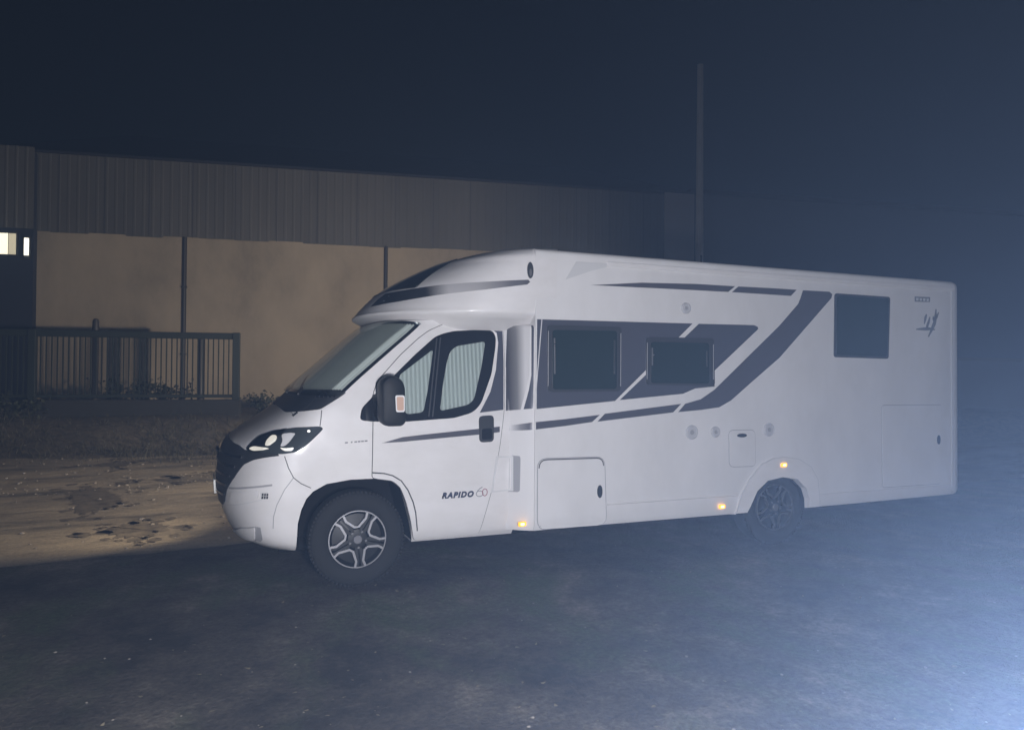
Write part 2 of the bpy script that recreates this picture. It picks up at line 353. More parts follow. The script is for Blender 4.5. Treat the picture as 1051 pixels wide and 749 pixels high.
def slices(tab, xb, nz, ns=22, zs=None):     # stacked plan curves -> closed solid
    bm = bmesh.new(); rings = []
    z0, z1 = tab[0][0], tab[-1][0]
    for j in range(nz + 1):
        z = z0 + (z1 - z0)*j/nz
        xn, ys, dd, ex = lerp_table(tab, z); wd = CY - ys; half = []
        xe = xn + dd
        for k in range(5): half.append((xb + (xe - xb)*k/5, ys))
        for k in range(ns + 1):
            th = PI/2*k/ns
            half.append((xe - dd*max(math.sin(th), 0)**(2/ex), CY - wd*max(math.cos(th), 0)**(2/ex)))
        loop = half + [(x, 2*CY - y) for x, y in half[-2::-1]]
        rings.append([bm.verts.new((x, y, z)) for x, y in loop])
    n = len(rings[0])
    for a_, b_ in zip(rings, rings[1:]):
        for k in range(n): bm.faces.new((a_[k], a_[(k+1) % n], b_[(k+1) % n], b_[k]))
    bm.faces.new(rings[0][::-1]); bm.faces.new(rings[-1])
    bmesh.ops.recalc_face_normals(bm, faces=bm.faces)
    return bm
def stations(secs):                          # closed YZ loops along X -> closed solid
    bm = bmesh.new(); rings = [[bm.verts.new((x, y, z)) for y, z in loop] for x, loop in secs]
    n = len(rings[0])
    for a_, b_ in zip(rings, rings[1:]):
        for k in range(n): bm.faces.new((a_[k], a_[(k+1) % n], b_[(k+1) % n], b_[k]))
    bm.faces.new(rings[0][::-1]); bm.faces.new(rings[-1])
    bmesh.ops.recalc_face_normals(bm, faces=bm.faces)
    return bm
def cut(o, cutters):                         # boolean difference, applied
    tmp = []
    for bm in cutters:
        bmesh.ops.recalc_face_normals(bm, faces=bm.faces)
        me = bpy.data.meshes.new('cutter'); bm.to_mesh(me); bm.free()
        c_ = bpy.data.objects.new('cutter', me); COL.objects.link(c_); tmp.append(c_)
        md = o.modifiers.new('cut', 'BOOLEAN'); md.object = c_; md.operation = 'DIFFERENCE'; md.solver = 'EXACT'
    bpy.context.view_layer.update()
    dg = bpy.context.evaluated_depsgraph_get()
    me = bpy.data.meshes.new_from_object(o.evaluated_get(dg))
    o.modifiers.clear(); o.data = me
    for c_ in tmp: bpy.data.objects.remove(c_)
    return o

# ------------------------------------------------------------------ motorhome surfaces
CAB = [  # z, nose x, side y, corner depth, corner exponent
    (.305, -.80, .20, .50, 2.3), (.36, -.88, .160, .50, 2.4), (.45, -.94, .140, .52, 2.5), (.60, -.995, .130, .54, 2.5),
    (.75, -1.015, .125, .55, 2.5), (.90, -1.005, .122, .56, 2.5), (1.03, -.975, .122, .58, 2.6), (1.10, -.93, .124, .58, 2.7),
    (1.18, -.83, .128, .55, 2.8), (1.27, -.69, .133, .48, 3.0), (1.34, -.59, .140, .42, 3.1), (1.40, -.51, .148, .37, 3.1),
    (1.50, -.40, .165, .36, 3.0), (1.75, -.12, .205, .36, 3.0), (1.98, .14, .245, .36, 3.0), (2.09, .27, .27, .36, 3.0)]
CAP = [
    (2.015, .42, .25, .55, 2.5), (2.05, .34, .19, .70, 2.4), (2.09, .26, .12, .90, 2.35), (2.125, .18, .055, 1.10, 2.3),
    (2.150, .135, .022, 1.22, 2.3), (2.162, .130, .012, 1.25, 2.3), (2.180, .150, .008, 1.24, 2.3), (2.24, .20, .003, 1.20, 2.3), (2.38, .34, -.003, 1.10, 2.3),
    (2.50, .53, -.003, .95, 2.3), (2.58, .68, -.003, .84, 2.3), (2.64, .81, .000, .75, 2.4), (2.68, .93, .014, .68, 2.4),
    (2.708, 1.02, .045, .62, 2.4), (2.722, 1.11, .085, .56, 2.4), (2.732, 1.22, .20, .5, 2.4)]
XR = 6.54
def body_loop(ys, zb, zt, r=.05, lean=None):
    half = [(CY, zb), (ys + .10, zb), (ys + .02, zb + .012), (ys + .0, zb + .05)]
    half += [((lean(zb + (zt - r - zb)*k/12) if lean else ys), zb + (zt - r - zb)*k/12) for k in range(1, 13)]
    if lean: ys = lean(zt - r)
    half += [(ys + r*(1 - math.cos(PI/2*k/5)), zt - r + r*math.sin(PI/2*k/5)) for k in range(1, 6)]
    half += [(CY, zt + .02)]
    return half + [(2*CY - y, z) for y, z in half[-2:0:-1]]
SILL = [(1.0, .335), (1.47, .342), (2.2, .345), (4.0, .345), (6.54, .365)]
def sill(x): return lerp_table(SILL, x)[0]
def make_body():
    xs = [1.426, 1.45, 2., 2.6, 3.2, 3.8, 4.4, 5., 5.6, 6.2, 6.44, 6.50, 6.53, 6.545]
    secs = []
    for x in xs:
        t = max(0, x - 6.44)/.105; e = .06*(1 - math.sqrt(max(0, 1 - t*t)))
        secs.append((x, body_loop(0 + e, sill(x) + e*.6, 2.705 - e)))
    return stations(secs)
def make_panel():                            # moulding between the cab door and the flat side
    secs = []
    for x, t in ((1.232, 0), (1.262, .17), (1.295, .37), (1.33, .58), (1.365, .77), (1.395, .91), (1.424, 1.)):
        f_ = lambda z, t=t: (lerp_table(CAB, max(z, .5))[1] + .012)*(1 - t) + .004*t
        secs.append((x, body_loop(f_(.5), sill(x), 2.06, .03, f_)))
    return stations(secs)
def bvh(bm): return BVHTree.FromBMesh(bm)
cab_bm, cap_bm, body_bm, panel_bm = slices(CAB, 1.30, 90), slices(CAP, 1.62, 80, 30), make_body(), make_panel()
for b_ in (cab_bm, cap_bm, body_bm, panel_bm): b_.normal_update(); b_.verts.index_update()
TREE = {'cab': bvh(cab_bm), 'cap': bvh(cap_bm), 'body': bvh(body_bm), 'panel': bvh(panel_bm)}
TREE['flank'] = BVHTree.FromPolygons([v.co.copy() for b_ in (cab_bm, panel_bm) for v in b_.verts],
    [[v.index for v in f.verts] for f in cab_bm.faces] + [[v.index + len(cab_bm.verts) for v in f.verts] for f in panel_bm.faces])
def patch(name, pts, on, m, parent, off=.004, view='side', grid=.06, thick=.008, far=False, loc=(0, 0, 0), smooth=40):
    """a panel cut to an outline and laid on the bodywork, with a turned-in edge"""
    bm = bmesh.new()
    vs = [bm.verts.new((u, 0, v)) for u, v in pts]; bm.faces.new(vs)
    us = [q[0] for q in pts]; zs = [q[1] for q in pts]
    for ax, lo, hi in ((0, min(us), max(us)), (2, min(zs), max(zs))):
        t = lo + grid*.5
        while t < hi:
            co = Vector((0, 0, 0)); co[ax] = t; no = Vector((0, 0, 0)); no[ax] = 1
            bmesh.ops.bisect_plane(bm, geom=bm.verts[:] + bm.edges[:] + bm.faces[:], plane_co=co, plane_no=no)
            t += grid
    bmesh.ops.triangulate(bm, faces=bm.faces[:])
    tree = TREE[on]; nrm = {}
    for v in bm.verts:
        if view == 'side': o_, d_ = Vector((v.co.x, -4, v.co.z)), Vector((0, 1, 0))
        else: o_, d_ = Vector((-5, v.co.x, v.co.z)), Vector((1, 0, 0))
        h, nn_, _, _ = tree.ray_cast(o_, d_)
        if h is None:
            h, nn_, _, _ = tree.find_nearest(Vector((v.co.x, .2, v.co.z)) if view == 'side' else Vector((-.9, v.co.x, v.co.z)))
        if nn_.dot(d_) > 0: nn_ = -nn_
        v.co = h + nn_*off; nrm[v] = nn_.copy()
    be = [e for e in bm.edges if e.is_boundary]
    if thick:
        r = bmesh.ops.extrude_edge_only(bm, edges=be)
        for v in [g_ for g_ in r['geom'] if isinstance(g_, bmesh.types.BMVert)]:
            src = min((e.other_vert(v) for e in v.link_edges if e.other_vert(v) in nrm), key=lambda q: (q.co - v.co).length)
            v.co = src.co - nrm[src]*thick
    if far:
        for v in bm.verts: v.co.y = 2*CY - v.co.y
        bmesh.ops.reverse_faces(bm, faces=bm.faces)
    return obj(name, bm, m, parent, loc, smooth)
def ring(pts, wd):                           # thin line along an open outline, as a closed strip
    P = [Vector(q) for q in pts]; L, Rr = [], []
    for i, q in enumerate(P):
        t = (P[min(i+1, len(P)-1)] - P[max(i-1, 0)]).normalized(); n_ = Vector((-t.y, t.x))*wd/2
        L.append(tuple(q + n_)); Rr.append(tuple(q - n_))
    return L + Rr[::-1]

# ------------------------------------------------------------------ motorhome
ROOT = thing('motorhome', 'white coachbuilt motorhome with graphite stripes parked across the yard in the dark', 'motorhome', (2.8, CY, 0))
def P_(name, bm, m, parent=None, loc=(0, 0, 0), smooth=None): return obj(name, bm, m, parent or ROOT, loc, smooth)
cab = P_('cab', cab_bm, M['paint'], smooth=32)
arch = F['arch']
cut_l = [(x, z) for x, z in arch]; cut_l = [(cut_l[0][0], .1)] + cut_l + [(cut_l[-1][0], .1)]
def arch_prism(poly, y0, y1):
    bm = bmesh.new(); prism(bm, poly, y0, y1); return bm
cut(cab, [arch_prism(cut_l, -.3, .62), arch_prism(cut_l, 2*CY - .62, 2*CY + .3)])
over = P_('overcab', cap_bm, M['paint'], smooth=35)
body = P_('coachwork', body_bm, M['panel'], smooth=30)
fin = F['flare_in']; fin2 = [(fin[0][0], .1)] + fin + [(fin[-1][0], .1)]
cut(body, [arch_prism(fin2, -.3, .62), arch_prism(fin2, 2*CY - .62, 2*CY + .3)])
panel = P_('corner_panel', panel_bm, M['moulding'], smooth=30)
# dark liners inside the wheel arches, underbody
def liner(poly, y0, y1):
    bm = bmesh.new(); cx = sum(q[0] for q in poly)/len(poly)
    q = [(cx + (x - cx)*.972, .33 if z <= .1 else max(z - .012, .335)) for x, z in poly]
    A_ = [bm.verts.new((x, y0, z)) for x, z in q]; B_ = [bm.verts.new((x, y1, z)) for x, z in q]
    for k in range(len(q) - 1): bm.faces.new((A_[k], A_[k+1], B_[k+1], B_[k]))
    bm.faces.new(B_); return bm
for poly, ys in ((cut_l, .15), (fin2, .04)):
    P_('wheel_arch_liner', liner(poly, ys, .60), M['liner'])
    P_('wheel_arch_liner', liner(poly, 2*CY - ys, 2*CY - .60), M['liner'])
bm = bmesh.new(); box(bm, -.55, .62, .20, 6.1, 1.73, .42, .03); P_('underbody', bm, M['liner'])

# wheels
def make_wheel(x, ys, z=.37):
    hub = P_('wheel', wheel_disc(), M['rim_dark'], loc=(x, ys, z), smooth=35)
    bm = bmesh.new()
    lathe(bm, [(.222, .012), (.240, .000), (.262, -.006), (.300, -.010), (.338, -.004), (.352, .008), (.362, .022), (.369, .05), (.371, .11), (.369, .17), (.355, .205), (.32, .22), (.25, .222), (.222, .21), (.218, .1), (.222, .012)], 72)
    for k in range(72):                                 # shoulder blocks of the tread
        a_ = 2*PI*k/72; r_ = bmesh.ops.create_cube(bm, size=1)
        bmesh.ops.scale(bm, vec=(.014, .034, .016), verts=r_['verts'])
        bmesh.ops.transform(bm, matrix=Matrix.Rotation(-a_, 4, 'Y') @ Matrix.Translation((.362, .022, 0)), verts=r_['verts'])
    obj('tyre', bm, M['tyre'], hub, (x, ys, z), 40)
    bm = bmesh.new()
    lathe(bm, [(.222, .02), (.224, .004), (.221, -.002), (.214, -.002), (.211, .004)], 72)
    for k in range(5):
        c_ = PI/2 + 2*PI*k/5 + .10
        pts = [(.213, -.44), (.170, -.47), (.098, -.16), (.098, .16), (.170, .47), (.213, .44)]
        pp = [(r*math.cos(c_ + t), r*math.sin(c_ + t)) for r, t in pts]
        st = ring(pp, .017)
        vs = [bm.verts.new((u, -.009, v)) for u, v in st]; v2 = [bm.verts.new((u*.997, .012, v*.997)) for u, v in st]
        n = len(st); h = n//2
        for j in range(h - 1):
            bm.faces.new((vs[j], vs[j+1], vs[n-2-j], vs[n-1-j]))
        for j in range(n): bm.faces.new((vs[j], vs[(j+1) % n], v2[(j+1) % n], v2[j]))
    obj('spoke_edges', bm, M['alloy'], hub, (x, ys, z))
    bm = bmesh.new(); lathe(bm, [(.0005, -.016), (.030, -.016), (.036, -.010), (.036, .006)], 24)
    obj('hub_cap', bm, M['silver'], hub, (x, ys, z), 30)
    for k in range(5):
        t = PI/2 + 2*PI*(k + .5)/5 + .10; bm = bmesh.new()
        lathe(bm, [(.0005, -.012), (.009, -.012), (.011, .004)], 6)
        obj('wheel_nut', bm, M['silver'], hub, (x + .064*math.cos(t), ys, z + .064*math.sin(t)))
    return hub
def wheel_disc():
    bm = bmesh.new()
    lathe(bm, [(.0005, .002), (.055, .002), (.075, .006), (.09, .03), (.19, .045), (.205, .03), (.213, .012), (.221, .012), (.221, .18), (.0005, .18)], 64)
    for k in range(5):                                  # the dark double spokes
        c_ = PI/2 + 2*PI*(k + .5)/5 + .10
        for s in (-1, 1):
            q = [(.06, s*.02), (.06, s*.30), (.10, s*.36), (.213, s*.185), (.213, s*.05), (.11, s*.06)]
            pts = [(r*math.cos(c_ + t), r*math.sin(c_ + t)) for r, t in q]
            if s < 0: pts = pts[::-1]
            prism(bm, pts, .001, .035)
    return bm
def turn(h):                                            # far-side wheels show their face outwards
    h.rotation_euler = (0, 0, PI)
WH = []
make_wheel(0., .15); make_wheel(4.045, .10)
turn(make_wheel(0., 2*CY - .15)); turn(make_wheel(4.045, 2*CY - .10))

def groove(name, pts, on, wd=.007, m='gap', off=.0025, parent=None, view='side'):
    return patch(name, ring(pts, wd), on, M[m], parent or ROOT, off, view, .05, 0)
# --- cab: door, windows, lamp, grille, marks
dr = rnd(F['door'], .03, 3)
patch('door_seal', ring(dr + [dr[0]], .011), 'cab', M['gap'], ROOT, .0022, grid=.05, thick=0)
door = patch('cab_door', dr, 'cab', M['paint'], ROOT, .007, grid=.05, thick=.004)
patch('door_graphic', F['quarter'], 'cab', M['vinyl_band'], door, .0095, thick=.002)
patch('door_stripe', F['dstripe'], 'cab', M['vinyl'], door, .0095, thick=.002)
wf = patch('door_window', rnd(F['winframe'], .03), 'cab', M['gloss_black'], door, .012, thick=.008)
for nm in ('blind_f', 'blind_r'): patch('blind', rnd(F[nm], .03), 'cab', M['blind'], wf, .0145, thick=0)
for nm in ('blind_f', 'blind_r'): patch('pane', rnd(F[nm], .03), 'cab', M['glass'], wf, .0185, thick=0)
bx = F['bar']
for a_, b_ in ((bx[0], bx[3]), (bx[1], bx[2])):
    patch('window_divider', ring([a_, b_], .010), 'cab', M['acrylic_frame'], wf, .020, thick=.006)
hd = patch('door_handle', rnd(F['handle'], .035), 'cab', M['black'], door, .020, thick=.016, grid=.03)
hx = F['handle']; patch('handle_grip', rnd([(hx[0][0]+.02, 1.20), (hx[1][0]-.02, 1.205), (hx[1][0]-.02, 1.115), (hx[0][0]+.02, 1.11)], .02), 'cab', M['gloss_black'], hd, .026, thick=.006, grid=.03)
groove('wheel_arch_groove', F['archlip'], 'cab', .010, off=.0095, parent=door)
for nm in ('seam1', 'seam3', 'hoodseam'): groove('panel_gap', F[nm], 'cab', .006)
groove('panel_gap', F['seam2'], 'cab', .006, 'shade')
for fr in (False, True):
    hl = patch('headlight', rnd(F['lamp'], .02, 3), 'cab', M['headlamp_shell'], ROOT, .006, grid=.03, far=fr)
    for nm in ('refl', 'drl1', 'drl2'):
        patch('reflector' if nm == 'refl' else 'daylight_strip', rnd(F[nm], .02, 3), 'cab', M['reflector'], hl, .011, grid=.02, thick=.004, far=fr)
    patch('lamp_bezel', rnd(F['refl2'], .02, 3), 'cab', M['ind_frame'], hl, .010, grid=.02, thick=.003, far=fr)
    patch('painted_glint', [(-.375 + .012*math.cos(t), 1.212 + .009*math.sin(t)) for t in (0, .8, 1.6, 2.4, 3.1, 3.9, 4.7, 5.5)], 'cab', M['reflector'], hl, .011, grid=.02, thick=.003, far=fr)  # small bright dot painted on as a highlight at the lamp's tail
    patch('lens', rnd(F['lamp'], .02, 3), 'cab', M['lens'], hl, .0145, grid=.03, thick=0, far=fr)
gh = [(.150, 1.050), (.145, 1.033), (.19, 1.018), (.246, .998), (.314, .96), (.401, .853), (.50, .759), (.587, .649), (.68, .61), (CY, .60)]
gt = [(CY, 1.11), (.75, 1.105), (.45, 1.088), (.33, 1.062)]
half = gh[:-1]; top = gt[1:][::-1]
outline = half + [(2*CY - y, z) for y, z in half[::-1]] + [(2*CY - y, z) for y, z in top] + top[::-1]
gr = patch('grille', outline, 'cab', M['black'], ROOT, .010, 'front', .05)
for k in range(5):
    z = .70 + .075*k; ye = .56 - .055*k
    patch('grille_bar', [(ye, z), (2*CY - ye, z), (2*CY - ye, z + .018), (ye, z + .018)], 'cab', M['gloss_black'], gr, .022, 'front', .05, .012)
pl = patch('number_plate', rnd([(CY - .26, .665), (CY + .26, .665), (CY + .26, .775), (CY - .26, .775)], .01, 2), 'cab', M['plate'], ROOT, .032, 'front', .06, .015)
groove('crease_shading', F['fogline'], 'cab', .014, 'shade'); groove('crease_shading', F['fogline2'], 'cab', .006, 'trim')  # shading of the bumper creases laid on as grey strips
groove('crease_shading', F['fogline3'], 'cab', .009, 'shade')
patch('bumper_scoop', rnd(F['scoop'], .02, 3), 'cab', M['paint'], ROOT, .012, grid=.04, thick=.010)
patch('fog_panel', rnd([(-.89, .40), (-.84, .462), (-.742, .497), (-.737, .385), (-.81, .362)], .015, 3), 'cab', M['paint'], ROOT, .014, grid=.03, thick=.012)
patch('fog_recess_shade', [(-.734, .502), (-.705, .497), (-.688, .40), (-.70, .376), (-.731, .385)], 'cab', M['shade'], ROOT, .003, grid=.03, thick=.002)  # flat grey strip painting the shade of the fog recess
fg = patch('bumper_vent', F['foglamp'], 'cab', M['trim'], ROOT, .004, grid=.03)
fx = F['foglamp']
for k in range(3):
    x = fx[0][0] + .008 + .016*k
    patch('vent_slot', [(x, .718), (x + .011, .7185), (x + .014, .758), (x + .003, .757)], 'cab', M['black'], fg, .006, grid=.03, thick=.002)
    patch('vent_slot', [(x, .738), (x + .012, .7385), (x + .012, .7415), (x, .741)], 'cab', M['trim'], fg, .008, grid=.03, thick=.002)
cw = F['cowl']
# windscreen seen from the front: one curved pane with its blind, black cowl below
EDGE = [(1.46, -.155), (1.49, -.12), (1.582, -.021), (1.823, .253), (2.024, .484), (2.07, .53)]
def screen(name, z0, z1, inset, off, m, parent, thick, cols=40, pleat=0.):
    bm = bmesh.new(); rows = []; nz, ns_ = 18, cols
    for j in range(nz + 1):
        z = z0 + (z1 - z0)*j/nz; xn, ys, dd, ex = lerp_table(CAB, z)
        xc = lerp_table(EDGE, z)[0] - inset; xe = xn + dd
        t0 = math.asin(min(1, max(.02, (xe - xc)/dd))**(ex/2)); row = []
        for k in range(ns_ + 1):
            th = t0 + (PI/2 - t0)*min(k, ns_ - k)/(ns_/2)
            x = xe - dd*math.sin(th)**(2/ex); y = CY - (CY - ys)*max(math.cos(th), 0)**(2/ex)
            if k > ns_/2: y = 2*CY - y
            h, n_, _, _ = TREE['cab'].find_nearest(Vector((x, y, z))); row.append((h + n_*(off + pleat*(k % 2)), n_))
        rows.append(row)
    g_ = [[bm.verts.new(p_) for p_, n_ in r_] for r_ in rows]
    for a_, b_ in zip(g_, g_[1:]):
        for k in range(ns_): bm.faces.new((a_[k], a_[k+1], b_[k+1], b_[k]))
    if thick:
        per = [(0, k) for k in range(ns_)] + [(j, ns_) for j in range(nz)] + [(nz, k) for k in range(ns_, 0, -1)] + [(j, 0) for j in range(nz, 0, -1)]
        lo = [bm.verts.new(rows[j][k][0] - rows[j][k][1]*thick) for j, k in per]
        for i in range(len(per)):
            (a0, a1), (b0, b1) = per[i], per[(i+1) % len(per)]
            bm.faces.new((g_[a0][a1], g_[b0][b1], lo[(i+1) % len(per)], lo[i]))
    return obj(name, bm, m, parent, smooth=None if pleat else 40)
scr = screen('windscreen', 1.46, 2.06, 0, .005, M['gloss_black'], ROOT, .006)
screen('blind', 1.515, 2.04, .035, .008, M['screen_blind_glow'], scr, 0, 110, .022)
screen('pane', 1.47, 2.055, .008, .034, M['screen_glass'], scr, .026)
co = [(.235, 1.355), (.225, 1.40), (.26, 1.475), (.32, 1.515), (CY, 1.50), (2*CY-.32, 1.515), (2*CY-.26, 1.475), (2*CY-.225, 1.40), (2*CY-.235, 1.355), (CY, 1.375)]
cowl = patch('cowl', rnd(co, .03), 'cab', M['black'], ROOT, .008, 'front', .05)
patch('cowl_end', rnd(F['cowl'], .02, 3), 'cab', M['black'], ROOT, .0065, grid=.03)
for y0, y1 in ((.52, .95), (1.15, 1.6)):
    patch('wiper', ring([(y0, 1.47), (y0 + .12, 1.515), (y1, 1.60)], .022), 'cab', M['black'], ROOT, .03, 'front', .05, .014)
# small chrome lettering on the wing, unreadable in the photograph: plain dashes
bd = F['badge']
for k, (u, w_) in enumerate(((0, .022), (.045, .012), (.072, .02), (.098, .02), (.124, .02), (.150, .022))):
    x = bd[0][0] + u; z = bd[0][1] + .01*u/.17
    patch('badge', [(x, z), (x + w_, z + .001), (x + w_, z + .012), (x, z + .011)], 'cab', M['silver'], ROOT, .004, grid=.05, thick=.003)
# hood emblem
bm = bmesh.new(); lathe(bm, [(.0005, -.012), (.04, -.010), (.045, .0), (.04, .01)], 24)
bmesh.ops.transform(bm, matrix=Matrix.Translation((-1.012, CY, .985)) @ Matrix.Rotation(-PI/2, 4, 'Z') @ Matrix.Rotation(.15, 4, 'X'), verts=bm.verts)
P_('emblem', bm, M['chrome'], smooth=40)
# mirrors
def mirror(far):
    sg = (lambda y: 2*CY - y) if far else (lambda y: y)
    bm = bmesh.new(); o2 = rnd(F['mirror'], .04, 4)
    cx, cz = .20, 1.44
    lay = [(-.20, .80), (-.192, .93), (-.17, .99), (-.08, 1.), (-.01, .97), (.015, .86)]
    rg = [[bm.verts.new((cx + (x - cx)*s, sg(y), cz + (z - cz)*s)) for x, z in o2] for y, s in lay]
    n = len(o2)
    for a_, b_ in zip(rg, rg[1:]):
        for k in range(n): bm.faces.new((a_[k], a_[(k+1) % n], b_[(k+1) % n], b_[k]))
    bm.faces.new(rg[0]); bm.faces.new(rg[-1])
    mr = P_('wing_mirror', bm, M['mirror_black'], smooth=40)
    bm = bmesh.new()
    for z in (1.34, 1.47): tube(bm, [(.12, sg(.19), z - .01), (.15, sg(.08), z), (.18, sg(-.04), z)], .028, 8)
    obj('mirror_arm', bm, M['mirror_black'], mr, smooth=40)
    q = F['mind']; bm = bmesh.new(); o3 = rnd(q, .015, 3)
    a_ = [bm.verts.new((x, sg(-.203), z)) for x, z in o3]; b_ = [bm.verts.new((x, sg(-.17), z)) for x, z in o3]; n = len(o3)
    for k in range(n): bm.faces.new((a_[k], a_[(k+1) % n], b_[(k+1) % n], b_[k]))
    bm.faces.new(a_); ind = obj('indicator', bm, M['ind_frame'], mr)
    bm = bmesh.new(); qx = [(x*.74 + .242*.26, z*.82 + 1.427*.18) for x, z in o3]
    a_ = [bm.verts.new((x, sg(-.207), z)) for x, z in qx]; b_ = [bm.verts.new((x, sg(-.202), z)) for x, z in qx]
    for k in range(n): bm.faces.new((a_[k], a_[(k+1) % n], b_[(k+1) % n], b_[k]))
    bm.faces.new(a_); obj('bulb_window', bm, M['indicator'], mr)
mirror(False); mirror(True)
# lettering on the door
def letters(s, size, shear, x0, z0, width, on, m, parent, off, bold=0., tilt=0.):
    cu = bpy.data.curves.new('lettering', 'FONT'); cu.body = s; cu.size = size; cu.shear = shear; cu.offset = bold; cu.space_character = 1.25
    to = bpy.data.objects.new('lettering', cu); COL.objects.link(to); bpy.context.view_layer.update()
    me = bpy.data.meshes.new_from_object(to.evaluated_get(bpy.context.evaluated_depsgraph_get()))
    bpy.data.objects.remove(to)
    bm = bmesh.new(); bm.from_mesh(me)
    xs = [v.co.x for v in bm.verts]; k = width/(max(xs) - min(xs)); xm = min(xs)
    for v in bm.verts:
        X = x0 + (v.co.x - xm)*k; Zz = z0 + v.co.y + tilt*(X - x0)
        h = TREE[on].ray_cast(Vector((X, -4, Zz)), Vector((0, 1, 0)))[0]; v.co = (X, h.y - off, Zz)
    return obj('lettering', bm, m, parent)
letters('RAPIDO', .062, .25, .663, .651, .272, 'cab', M['ink'], door, .0115, .0042)
six = [(.985 + .030*math.cos(t), .671 + .023*math.sin(t)) for t in [PI*.75 - 2*PI*k/18 for k in range(19)]]
six = [(1.008, .724), (.985, .713), (.966, .695)] + [q for q in six]
patch('lettering', ring(six, .006), 'cab', M['ink_soft'], door, .0115, thick=0, grid=.05)
oh = [(1.030 + .021*math.cos(t), .680 + .029*math.sin(t)) for t in [2*PI*k/20 for k in range(21)]]
patch('lettering', ring(oh, .006), 'cab', M['red_edge'], door, .0118, thick=0, grid=.05)
# --- overcab
M['cap_band_sheen'] = fade('dark band with painted sheen', .15, 1.4, 0, 1, (.02, .022, .028), (.16, .16, .18), [(0, (.02, .023, .03)), (.34, (.03, .033, .04)), (.46, (.52, .51, .52)), (.62, (.42, .41, .42)), (.85, (.15, .15, .17)), (1, (.10, .10, .12))])  # the bright middle is a sheen painted into the band's colour
patch('overcab_band', F['cstripe'], 'cap', M['cap_band_sheen'], over, .005, grid=.04, thick=.004)
patch('overcab_band', F['cstripe'], 'cap', M['cap_band_sheen'], over, .005, grid=.04, thick=.004, far=True)
cl = F['clamp'][0]
ov = [(cl[0] + .026*math.cos(2*PI*k/20), cl[1] + .068*math.sin(2*PI*k/20)) for k in range(20)]
lt = patch('marker_lamp', ov, 'cap', M['acrylic_frame'], over, .014, grid=.05, thick=.012)
patch('bulb_window', [(cl[0] + (x - cl[0])*.45, cl[1] - .02 + (z - cl[1])*.45) for x, z in ov], 'cap', M['silver'], lt, .017, grid=.05, thick=.003)
sky = [(y, z) for y, z in ((.42, 2.37), (1.93, 2.37), (1.80, 2.66), (.55, 2.66))]
patch('roof_window', rnd(sky, .04), 'cap', M['gloss_black'], over, .008, 'front', .06)
# --- graphics on the side
patch('corner_graphic', F['grad'], 'flank', fade('graphite fade', 1.19, 1.40, 0, 1, (.08, .08, .1), (.7, .69, .7), [(0, (.06, .06, .075)), (.3, (.08, .08, .095)), (.55, (.22, .22, .23)), (.8, (.70, .69, .70))]), ROOT, .004, grid=.016, thick=.003)
patch('corner_graphic', F['darkp'], 'flank', M['vinyl_band'], ROOT, .004, grid=.016, thick=.003)
patch('low_stripe', F['low_p'], 'flank', fade('stripe fade', 1.2, 1.42, 0, 1, (.6, .6, .62), (.09, .09, .105), [(0, (.3, .3, .31)), (.25, (.72, .71, .72)), (.55, (.28, .28, .3)), (.85, (.085, .085, .105))]), ROOT, .004, grid=.016, thick=.003)
bandl = [(1.445, 2.112)] + F['band_a'][:1] + F['band_a'][1:3] + [(1.445, 1.363)]
patch('side_graphic', [(1.44, 2.110), F['band_a'][1], F['band_a'][2], (1.44, 1.364)], 'body', M['vinyl_band'], ROOT, .003, grid=.4, thick=.002)
patch('side_graphic', F['band_b'], 'body', M['vinyl_band'], ROOT, .003, grid=.4, thick=.002)
for nm in ('top_a', 'top_b', 'diag', 'low_a', 'low_b'):
    patch('side_stripe', F[nm], 'body', M['vinyl'], ROOT, .003, grid=.5, thick=.002)
groove('edge_mark', F['edge_mark'], 'body' if False else 'body', .009, 'trim', .0062)
def window(o_, i_, lines):
    fr = patch('side_window', rnd(F[o_], .035), 'body', M['acrylic_frame'], ROOT, .016, grid=.4, thick=.014)
    patch('pane', rnd(F[i_], .03), 'body', M['acrylic'], fr, .024, grid=.4, thick=.008)
    for ln in lines:
        patch('window_catch', ring(F[ln], .012), 'body', M['silver'] if ln in ('win1_l1', 'win2_l1') else M['acrylic_frame'], fr, .029, grid=.4, thick=.005)
    x0, z0 = F[o_][0]; x1, z1 = F[o_][1]; z2 = F[o_][3][1]
    for x in (x0 + .008, x1 - .008):
        patch('frame_edge', [(x - .003, z0 - .05), (x + .003, z0 - .05), (x + .003, z2 + .05), (x - .003, z2 + .05)], 'body', M['shade'], fr, .020, grid=.5, thick=.003)
window('win1_out', 'win1_in', ('win1_l1', 'win1_l2')); window('win2_out', 'win2_in', ('win2_l1', 'win2_l2'))
for x, z in ((1.576, 1.90), (2.547, 1.83)):
    bm = bmesh.new(); bmesh.ops.create_icosphere(bm, subdivisions=2, radius=.011); bmesh.ops.translate(bm, vec=(x + .014, -.030, z), verts=bm.verts)
    P_('window_knob', bm, M['chrome'], smooth=60)
rw = patch('rear_window', rnd(F['rwin'], .03), 'body', M['acrylic_frame'], ROOT, .014, grid=.4, thick=.012)
rc = F['rwin']; cxm = sum(q[0] for q in rc)/4; czm = sum(q[1] for q in rc)/4
patch('pane', rnd([(cxm + (x - cxm)*.93, czm + (z - czm)*.93) for x, z in rc], .03), 'body', M['acrylic'], rw, .020, grid=.4, thick=.006)
